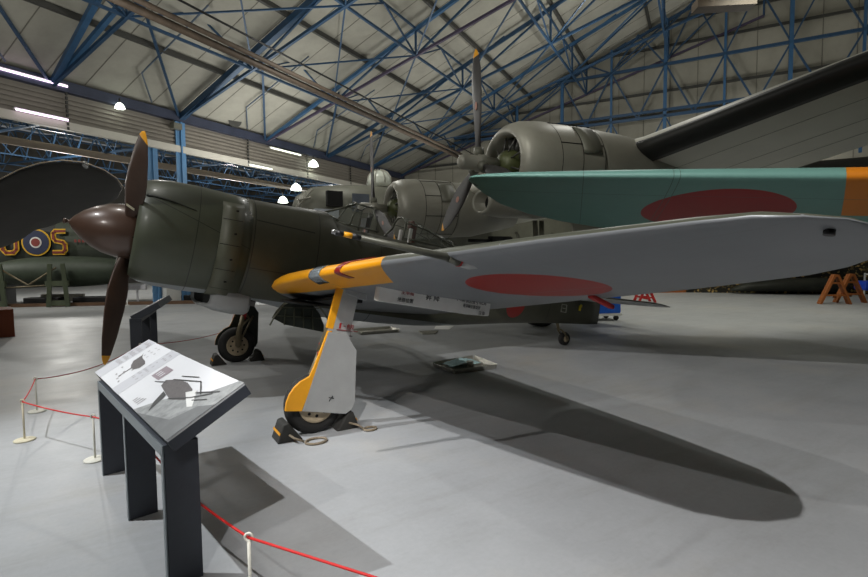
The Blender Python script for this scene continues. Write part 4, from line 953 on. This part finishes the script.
# trusses
nodes_t=[-12.9,-8.3,-3.8,.65,5.1,9.5,13.6,17.2]
PM=[0,4.2,8.4,12.6,16.8,21]
def topz(mm_): return roofz(mm_)-.32
def botz(mm_): return ZB+.0+.285*mm_
names=['leftmost, mostly above the frame','second from the left','above the left fluorescent tubes','above the blue column','above the right fluorescent tube','above the far propeller','above the silver engine','against the gable end']
for i,t in enumerate(nodes_t):
    R_=thing('roof_truss','blue steel roof truss, '+names[i],'roof truss',H(t,0,ZB),'blue trusses of the main roof')
    g=MB(); w_=.22 if i in (3,) else .13; g.bar(H(t,0,topz(0)),H(t,RIDGE,topz(RIDGE)),w_,w_); g.build('top_chord',m_steel if i%2 else m_steelb,R_)
    if i==2:
        g=MB(); g.bar(H(t,0,ZB+.05),H(t-.7,5,roofz(5)-.3),.16,.16); g.build('raking_strut',m_steelb,R_)
    g=MB(); g.bar(H(t,0,ZB),H(t,RIDGE,botz(RIDGE)),.10,.10); g.build('bottom_chord',m_rust if i in (4,7) else m_steel,R_)
    for j in range(1,len(PM)):
        a=PM[j]
        g=MB(); g.bar(H(t,a,topz(a)),H(t,a,botz(a)),.07); g.build('web_post',m_steel,R_)
        g=MB(); g.bar(H(t,PM[j-1],botz(PM[j-1])),H(t,a,topz(a)),.07); g.build('web_diagonal',m_steel,R_)
    for j in range(1,4):
        a=PM[j]; g=MB(); g.bar(H(t,a,topz(a)-.1),H(t,a+2.1,roofz(a+2.1)-.2),.06); g.build('web_prop',m_steel,R_)
# longitudinal lattice girders, one thing per bay and line
gi=0
for j,a in enumerate(PM[1:5]):
    for i in range(len(nodes_t)-1):
        ta,tb=nodes_t[i],nodes_t[i+1]
        if i<1 : continue
        gi+=1
        G=thing('lattice_girder','blue lattice girder in line %d from the eaves, bay %d counted from the left'%(j+1,i),'girder',H((ta+tb)/2,a,botz(a)),'blue lattice girders between the trusses')
        zb=botz(a); zt=zb+1.05
        g=MB(); g.bar(H(ta,a,zb),H(tb,a,zb),.08); g.bar(H(ta,a,zt),H(tb,a,zt),.07); g.build('girder_chord',m_steel,G)
        tm=(ta+tb)/2
        for (p_,q_) in (((ta,zb),(tm,zt)),((tm,zt),(tb,zb))):
            g=MB(); g.bar(H(p_[0],a,p_[1]),H(q_[0],a,q_[1]),.055); g.build('girder_diagonal',m_steel,G)
        g=MB(); g.bar(H(ta,a,zb),H(tb,a-4.2 if a>5 else a+4.2,botz(a-4.2 if a>5 else a+4.2)),.05); g.build('wind_brace',m_steel,G)
CT=(-1.3,-2.4,-2.4); CM=(.27,1.5,5.0)
# eaves struts rising from each column head
for i,t in enumerate(nodes_t[:-1]):
    g=MB(); g.bar(H(t,0,ZB+.05),H(t-3.9,4.1,roofz(4.1)-.2),.08); tag(setorg(g.build('eaves_strut',m_steel),H(t,0,ZB)),'slanting blue strut at the foot of the truss '+names[i],'strut','slanting eaves struts')
    g=MB(); P=[H(t+CT[0],CM[0],roofz(CM[0])-.15),H(t+CT[1],CM[1],roofz(CM[1])-.15),H(t+CT[2],CM[2],roofz(CM[2])-.15)]; g.tube(P,.03,6); tag(setorg(g.build('roof_conduit',mat('conduit_grey_blue',(78,92,108),.5) if i==0 else bpy.data.materials['conduit_grey_blue']),P[0]),'thin bent conduit on the roof lining beside the truss '+names[i],'conduit','thin bent roof conduits')
# long brown pipe and cables
m_pipe=mat('brown_pipe',(84,72,60),.65,.1,.25,4)
g=MB(); g.tube([H(-16,7.4,7.5),H(17,6.05,7.5)],.10,10); g.tube([H(-16,7.7,7.55),H(17,6.35,7.55)],.07,8); tag(setorg(g.build('service_pipe',m_pipe),H(0,8,7.5)),'long brown pipe crossing high under the roof to the propeller','pipe')
for k,(o_,z) in enumerate(((7.7,8.1),(7.4,8.3))):
    g=MB(); g.tube([H(-16,o_,z),H(17,o_-1.4,z-.2)],.02,6); tag(setorg(g.build('overhead_cable',m_black),H(0,8,8)),['thin black cable above the brown pipe, lower','thin black cable above the brown pipe, upper'][k],'cable','black cables by the pipe')
# eaves beam, fascia, white edge
m_fas=mat('ribbed_fascia',(132,126,116),.6,.1,.06,2)
g=MB(); g.bar(H(T0,0,ZB+.08),H(32,0,ZB+.08),.30,.34); bm_=tag(setorg(g.build('eaves_beam',mat('eaves_beam_dark_blue',(60,66,84),.5,.2,.25,1)),H(0,0,ZB)),'long dark blue eaves beam above the ribbed fascia','beam')
g=MB(); z=6.36
while z<ZB-.1:
    g.bar(H(T0,-.06,z),H(32,-.06,z),.05,.09); z+=.15
g.bar(H(T0,-.12,6.85),H(32,-.12,6.85),.04,1.02); struct(setorg(g.build('trim_3',m_fas),H(0,0,6.8)))
g=MB(); g.bar(H(T0,-.02,6.18),H(32,-.02,6.18),.16,.26); struct(setorg(g.build('trim_4',mat('pale_edge_board',(200,196,184),.6,0,.05,2)),H(0,0,6.1)))
for i,t in enumerate((-3.42,4.0,7.9,11.6)):
    g=MB()
    for k in range(9): g.box(H(t,.06,6.1+.14*k),(.06,.06,.09),(U,V,Z_))
    tag(setorg(g.build('hanging_chain',m_pur),H(t,.06,6.1)),['dark chain on the fascia beside the left tubes','dark chain on the fascia left of the right tube','dark chain on the fascia behind the dome lamp','dark chain on the fascia near the turret'][i],'chain','dark chains hanging on the fascia')
# columns
m_colm=mat('light_blue_column_paint',(92,138,180),.45,0,.05,3)
for i,(t,mm_) in enumerate([(-.30,-.4),(.65,.0),(-13.,0),(14.2,0)]):
    g=MB(); q=H(t,mm_,0); zt=ZB if mm_==0 else 6.4
    g.bar(q,q+V3((0,0,zt)),.20,.06,U); g.bar(q,q+V3((0,0,zt)),.06,.26,U); g.box(q+V3((0,0,.01)),(.4,.4,.02),(U,V,Z_))
    for s in (-1,1): g.bar(q+U*.10*s,q+U*.10*s+V3((0,0,zt)),.05,.22,U)
    tag(setorg(g.build('steel_column',m_colm),q),['blue steel column just right of the upper blade tip, left of the pair','blue steel column right of the pair above the cowling','blue steel column outside the left edge','blue steel column behind the bomber'][i],'column','blue steel columns')
g=MB(); g.box(H(.17,-.2,.75),(.70,.3,1.4),(U,V,Z_)); tag(setorg(g.build('column_guard',m_white),H(.1,-.2,0)),'white panel between the feet of the blue columns','panel')
# gable end
m_gab=mat('gable_lining',(150,147,134),.8,0,.08,1.2)
g=MB(); g.prism([H(T1,-22,0),H(T1,2*RIDGE,0),H(T1,2*RIDGE,roofz(0)),H(T1,RIDGE,roofz(RIDGE)+.3),H(T1,0,roofz(0)),H(T1,0,6.3)] if 0 else [H(T1,.0,0),H(T1,2*RIDGE,0),H(T1,2*RIDGE,roofz(0)),H(T1,RIDGE,roofz(RIDGE)+.2),H(T1,0,roofz(0))],U*.2)
# opening for the far part of the hall: wall only above 6.2 m
gw=MB(); gw.prism([H(T1,0,6.2),H(T1,2*RIDGE,6.2),H(T1,2*RIDGE,roofz(0)),H(T1,RIDGE,roofz(RIDGE)+.2),H(T1,0,roofz(0))],U*.2); struct(gw.build('wall_right',m_gab))
g=MB(); k=0
while k<2*RIDGE:
    zt=roofz(k if k<RIDGE else 2*RIDGE-k); g.bar(H(T1-.01,k,6.2),H(T1-.01,k,zt),.03,.015,U); k+=1.3
struct(g.build('trim_5',m_seam))
for i,z in enumerate((7.9,9.35,10.55,12.9,14.1)):
    m0=max(0,(z-ZB)/SL); g=MB(); g.bar(H(T1-.1,m0,z),H(T1-.1,2*RIDGE-m0,z),.10,.12); tag(setorg(g.build('gable_rail',m_pur),H(T1-.1,RIDGE,z)),'dark horizontal rail on the gable, %s from the bottom'%['first','second','third','fourth','fifth'][i],'rail','dark gable rails')
GZ=(9.1,11.75)
for i,z in enumerate(GZ):
    for dz in ((0,.3) if i==0 else (0,)):
        m0=max(0,(z-ZB)/SL); g=MB(); g.bar(H(T1-.7,m0,z+dz),H(T1-.7,2*RIDGE-m0,z+dz),.13,.14); tag(setorg(g.build('gable_beam',m_steel),H(T1-.7,RIDGE,z)),['blue beam low on the gable, lower of two','blue beam low on the gable, upper of two','bright blue beam high across the gable'][i*2 if i else (0 if dz==0 else 1)],'beam','blue beams across the gable')
xs=[8.6+i*2.7 for i in range(11)]
for i,x in enumerate(xs):
    zt=roofz(min(x,2*RIDGE-x))-.3; z0=6.3
    g=MB(); g.bar(H(T1-.7,x,z0),H(T1-.7,x,zt),.17 if i%2 else .11,.13,U); tag(setorg(g.build('gable_post',m_steelb),H(T1-.7,x,z0)),'blue upright on the gable, %d from the eaves side'%(i+1),'post','blue uprights on the gable')
    if i<len(xs)-1:
        x2=x+2.7; ptop=min(zt,GZ[1])
        G=thing('gable_brace','blue crossed braces on the gable between upright %d and the next'%(i+1),'brace',H(T1-.7,x,GZ[0]),'blue gable braces')
        if roofz(min(x,2*RIDGE-x))>GZ[1]:
            g=MB(); g.bar(H(T1-.7,x+1.35,GZ[0]),H(T1-.7,x,GZ[1]),.08); g.build('brace_rod',m_steel,G); g=MB(); g.bar(H(T1-.7,x+1.35,GZ[0]),H(T1-.7,x2,GZ[1]),.08); g.build('brace_rod',m_steel,G)
            zz=min(roofz(min(x+1.35,2*RIDGE-x-1.35))-.3,14.6)
            g=MB(); g.bar(H(T1-.7,x,GZ[1]),H(T1-.7,x+1.35,zz),.07); g.build('brace_rod',m_steel,G); g=MB(); g.bar(H(T1-.7,x2,GZ[1]),H(T1-.7,x+1.35,zz),.07); g.build('brace_rod',m_steel,G)
        g=MB(); g.bar(H(T1-.7,x,GZ[0]),H(T1-.7,x+1.35,6.4),.07); g.build('brace_rod',m_steel,G); g=MB(); g.bar(H(T1-.7,x2,GZ[0]),H(T1-.7,x+1.35,6.4),.07); g.build('brace_rod',m_steel,G)
# far hall trusses (seen under the fascia)
for i in range(11):
    t=-20+i*4.2
    R_=thing('hall_truss','dark blue lattice truss of the adjoining hall, row %d from the left'%(i+1),'roof truss',H(t,-1,6.8),'trusses of the adjoining hall')
    za=lambda q: roofz(0)+ (roofz(7)-roofz(0))*q/21-.2
    zb=lambda q: 6.5+.045*q
    g=MB(); g.bar(H(t,-1,za(1)),H(t,-21,za(21)),.09,.09); g.build('top_chord',m_steel,R_)
    g=MB(); g.bar(H(t,-1,zb(1)),H(t,-21,zb(21)),.08,.08); g.build('bottom_chord',m_steel,R_)
    for j in range(8):
        a=1+j*2.5; g=MB(); g.bar(H(t,-a,zb(a)),H(t,-a-1.25,za(a+1.25)),.05); g.bar(H(t,-a-1.25,za(a+1.25)),H(t,-a-2.5,zb(a+2.5)),.05); g.build('web_diagonal',m_steel,R_)
for j in range(5):
    a=3+4.2*j; G=thing('hall_girder','dark blue lattice girder along the adjoining hall, line %d from the fascia'%(j+1),'girder',H(0,-a,7),'girders of the adjoining hall')
    za=roofz(0)+(roofz(7)-roofz(0))*a/21-.3; zb=6.5+.045*a
    g=MB(); g.bar(H(T0+.6,-a,za),H(30,-a,za),.06); g.build('top_chord',m_steel,G); g=MB(); g.bar(H(T0+.6,-a,zb),H(30,-a,zb),.06); g.build('bottom_chord',m_steel,G)
    g=MB(); t=-20
    while t<24: g.bar(H(t,-a,zb),H(t+1.4,-a,za),.04); g.bar(H(t+1.4,-a,za),H(t+2.8,-a,zb),.04); t+=2.8
    tag(g.build('web_lattice',m_steel,G),None,None)
g=MB(); g.tube([H(-20,-6,6.6),H(26,-6,6.6)],.16,10); tag(setorg(g.build('ventilation_duct',mat('duct_beige',(138,126,112),.6,.1,.1,3)),H(0,-6,6.6)),'beige round duct running under the adjoining roof','duct')
# outer walls
m_wall=mat('dark_far_wall',(52,50,46),.8,0,.2,1)
for nm,(a,b_),(c,d) in (('wall_back',(T0,-RIDGE-.2),(40,-RIDGE-.2)),):
    g=MB(); g.prism([H(a,21.5*-1,0) ,H(40,-21.5,0),H(40,-21.5,10.5),H(a,-21.5,10.5)],V*.2); struct(g.build(nm,m_wall))
g=MB(); g.prism([H(40,-21.5,0),H(40,44,0),H(40,44,9),H(40,-21.5,9)],U*.2); struct(g.build('wall_far',m_wall))
slab('ceiling',[H(T1,-.1,7.6),H(40,-.1,7.6),H(40,44,7.6),H(T1,44,7.6)],.15,m_roof2)
g=MB(); g.prism([H(T0,-21.5,0),H(T0,44,0),H(T0,44,15),H(T0,-21.5,15)],-U*.2); struct(g.build('wall_left',m_wall))
g=MB(); g.prism([H(T0,43,0),H(T1,43,0),H(T1,43,8),H(T0,43,8)],-V*.2); struct(g.build('wall_front',mat('pale_wall',(150,148,142),.8)))
# ================================================================== LIGHT FITTINGS
m_tube=mat('fluorescent_glow',(255,240,255),.5,emit=(250,222,255),estr=2.2)
m_tubew=mat('fluorescent_glow_warm',(255,255,240),.5,emit=(246,255,232),estr=1.8)
m_dome=mat('lamp_glow',(255,255,250),.5,emit=(244,255,240),estr=4)
def ftube(t0,t1,z,mt,label):
    T_=thing('fluorescent_lamp',label,'lamp',H((t0+t1)/2,.18,z),'fluorescent tube lamps on the fascia')
    g=MB(); g.bar(H(t0,.12,z+.04),H(t1,.12,z+.04),.10,.06); g.build('lamp_housing',m_white,T_)
    g=MB(); g.tube([H(t0+.02,.2,z),H(t1-.02,.2,z)],.035,8); g.build('lamp_tube',mt,T_)
ftube(-5.6,-3.42,7.42,m_tube,'long lilac-white fluorescent tube at the top left, upper of two')
ftube(-4.9,-3.45,6.33,m_tube,'long lilac-white fluorescent tube at the left, lower of two')
ftube(5.25,7.3,7.1,m_tubew,'greenish white fluorescent tube on the fascia above the cowling')
ftube(3.95,5.3,6.08,m_tubew,'greenish white fluorescent tube on the pale edge above the cowling')
def dome(c,r,label):
    c=V3(c); T_=thing('dome_lamp',label,'lamp',c,'glowing dome lamps')
    g=MB(); g.lathe(c,Z_,[(-.55*r,r),(-.2*r,r*.95),(.3*r,r*.7),(.7*r,r*.25),(.75*r,.02)],20,cap=(False,True)); g.build('lamp_shade',m_dome,T_)
    g=MB(); g.tube([c+V3((0,0,.7*r)),c+V3((0,0,1.6*r))],.03,8); g.build('lamp_stem',m_pur,T_)
dome(H(-1.85,.3,7.2),.16,'glowing dome lamp at the upper left above the propeller')
dome(H(8.1,.3,6.8),.26,'glowing dome lamp on the fascia above the cowling')
for i,(x,y,d) in enumerate([(297,187,30),(283,200,33),(355,188,31)]):
    p=cC+(cF+cR*((x-434)/495.17)-cU*((y-288.5)/495.17))*d; p=V3((round(p.x,1),round(p.y,1),round(p.z,1)))
    dome(p,.32,['hanging dome lamp in the adjoining hall, left of the tubes end','hanging dome lamp in the adjoining hall, lowest','hanging dome lamp in the adjoining hall, nearest the turret'][i])
# security lamp by column
g=MB(); g.box(H(.35,.2,7.0),(.35,.25,.22),(U,V,Z_)); g.bar(H(.35,.1,7.1),H(.35,0,7.3),.05); tag(setorg(g.build('floodlight',m_alu2),H(.35,.2,7)),'small grey floodlight unlit beside the blue column head','lamp')
g=MB(); g.lathe(H(3.1,.25,7.9),V3((.3,-.8,-.2)),[(0,.02),(.05,.22),(.1,.32)],20); g.bar(H(3.1,.2,7.9),H(3.0,.1,7.45),.05); tag(setorg(g.build('satellite_dish',m_pur),H(3.1,.1,7.45)),'dark round dish on the eaves beam','dish')
# overhead light box top right
q=cC+(cF+cR*((727-434)/495.17)-cU*((2-288.5)/495.17))*14; q=V3((12.4,.8,8.42))
g=MB(); g.box(q,(1.5,.4,.22),(V3((.8,-.6,0)),V3((.6,.8,0)),Z_)); tag(setorg(g.build('overhead_heater',mat('heater_brown',(70,60,48),.6,.2,.3,6)),q),'brown rectangular fitting at the top edge of the photo','heater')
# ================================================================== LIGHTS
def light(kind,name,loc,energy,col=(1,1,1),size=.2,target=None,spot=None,blend=.4,sy=None):
    l=bpy.data.lights.new(name,kind); l.energy=energy; l.color=col
    if kind=='AREA': l.size=size; l.shape='RECTANGLE' if sy else 'SQUARE'; 
    else: l.shadow_soft_size=size
    if sy: l.size_y=sy
    if kind=='SPOT': l.spot_size=rad(spot); l.spot_blend=blend
    o=bpy.data.objects.new(name,l); COL.objects.link(o); o.location=loc
    if target is not None:
        d=V3(target)-V3(loc); o.rotation_euler=d.to_track_quat('-Z','Y').to_euler()
    return o
light('SPOT','key_spot_b',(-3.3,-8.5,7.6),2500,(1,.985,.97),.05,(2.6,-4.4,0),45,.3)
light('SPOT','key_spot_c',(-6.4,-7.6,8.0),950,(1,.97,.94),.05,(3,-4,0),34,.35)
light('SPOT','key_spot_a',(-5.8,-.8,8.4),3300,(.95,.98,1),.05,(-2.1,-2.5,0),43,.85)
light('SPOT','hall_fill',(-7,-6.5,6.5),850,(1,.97,.93),.5,(-.5,0,2.2),50,.5)  # soft fill from the front left, lifts the dark nose
light('SPOT','hall_fill',(12,-2,10),1900,(1,.99,.86),.2,(14,3,0),78,.7)  # this and the next three: general fill added over the floor
light('SPOT','hall_fill',(14,9,9.5),1000,(1,.98,.84),.2,(15,6,0),110,.6)
light('SPOT','hall_fill',(-4,7,8.2),700,(1,.98,.92),.15,(-3,7,0),110,.6)
light('SPOT','hall_fill',(-.5,12.5,8.2),450,(1,.98,.92),.15,(2,8,0),100,.6)
light('SPOT','hall_fill',(-2,-4,8.6),750,(1,.98,.90),.2,(6.2,-.6,3.3),28,.7)  # narrow spot added to brighten the silver nacelles
for t_,m_,z_,e_ in ((-9,9,3.6,380),(3,3,4.8,190),(10,8,3.6,260),(14,21,4.6,300),(13,32,5,160)):
    light('AREA','roof_bounce_fill',H(t_,m_,z_),e_,(1,.99,.94),3.5,H(t_,m_-1,z_+8))  # added soft uplight, stands in for floor bounce on the ceiling
for t_,m_,z_,e_ in ((1,17,9,260),(9,14,9.3,240),(-9,12,7.5,240),(0,9,7.2,220)):
    light('POINT','roof_fill',H(t_,m_,z_),e_,(1,.99,.94),.03)  # fill points added to brighten the roof lining
for t_ in (-8,0,10,20):
    light('POINT','hall_fill',H(t_,-8,5.2),900,(1,.98,.92),.1)  # added fill points, set low to brighten the adjoining hall's roof
light('SPOT','hall_fill',(-7,13,7.2),900,(1,.97,.9),.2,(-3,18.5,1),70,.6)  # fill spot added for the dark hull of the night bomber
wd=bpy.data.worlds.new('world'); sc.world=wd; wd.use_nodes=True; wd.node_tree.nodes['Background'].inputs[0].default_value=(.9,.95,1,1); wd.node_tree.nodes['Background'].inputs[1].default_value=.15
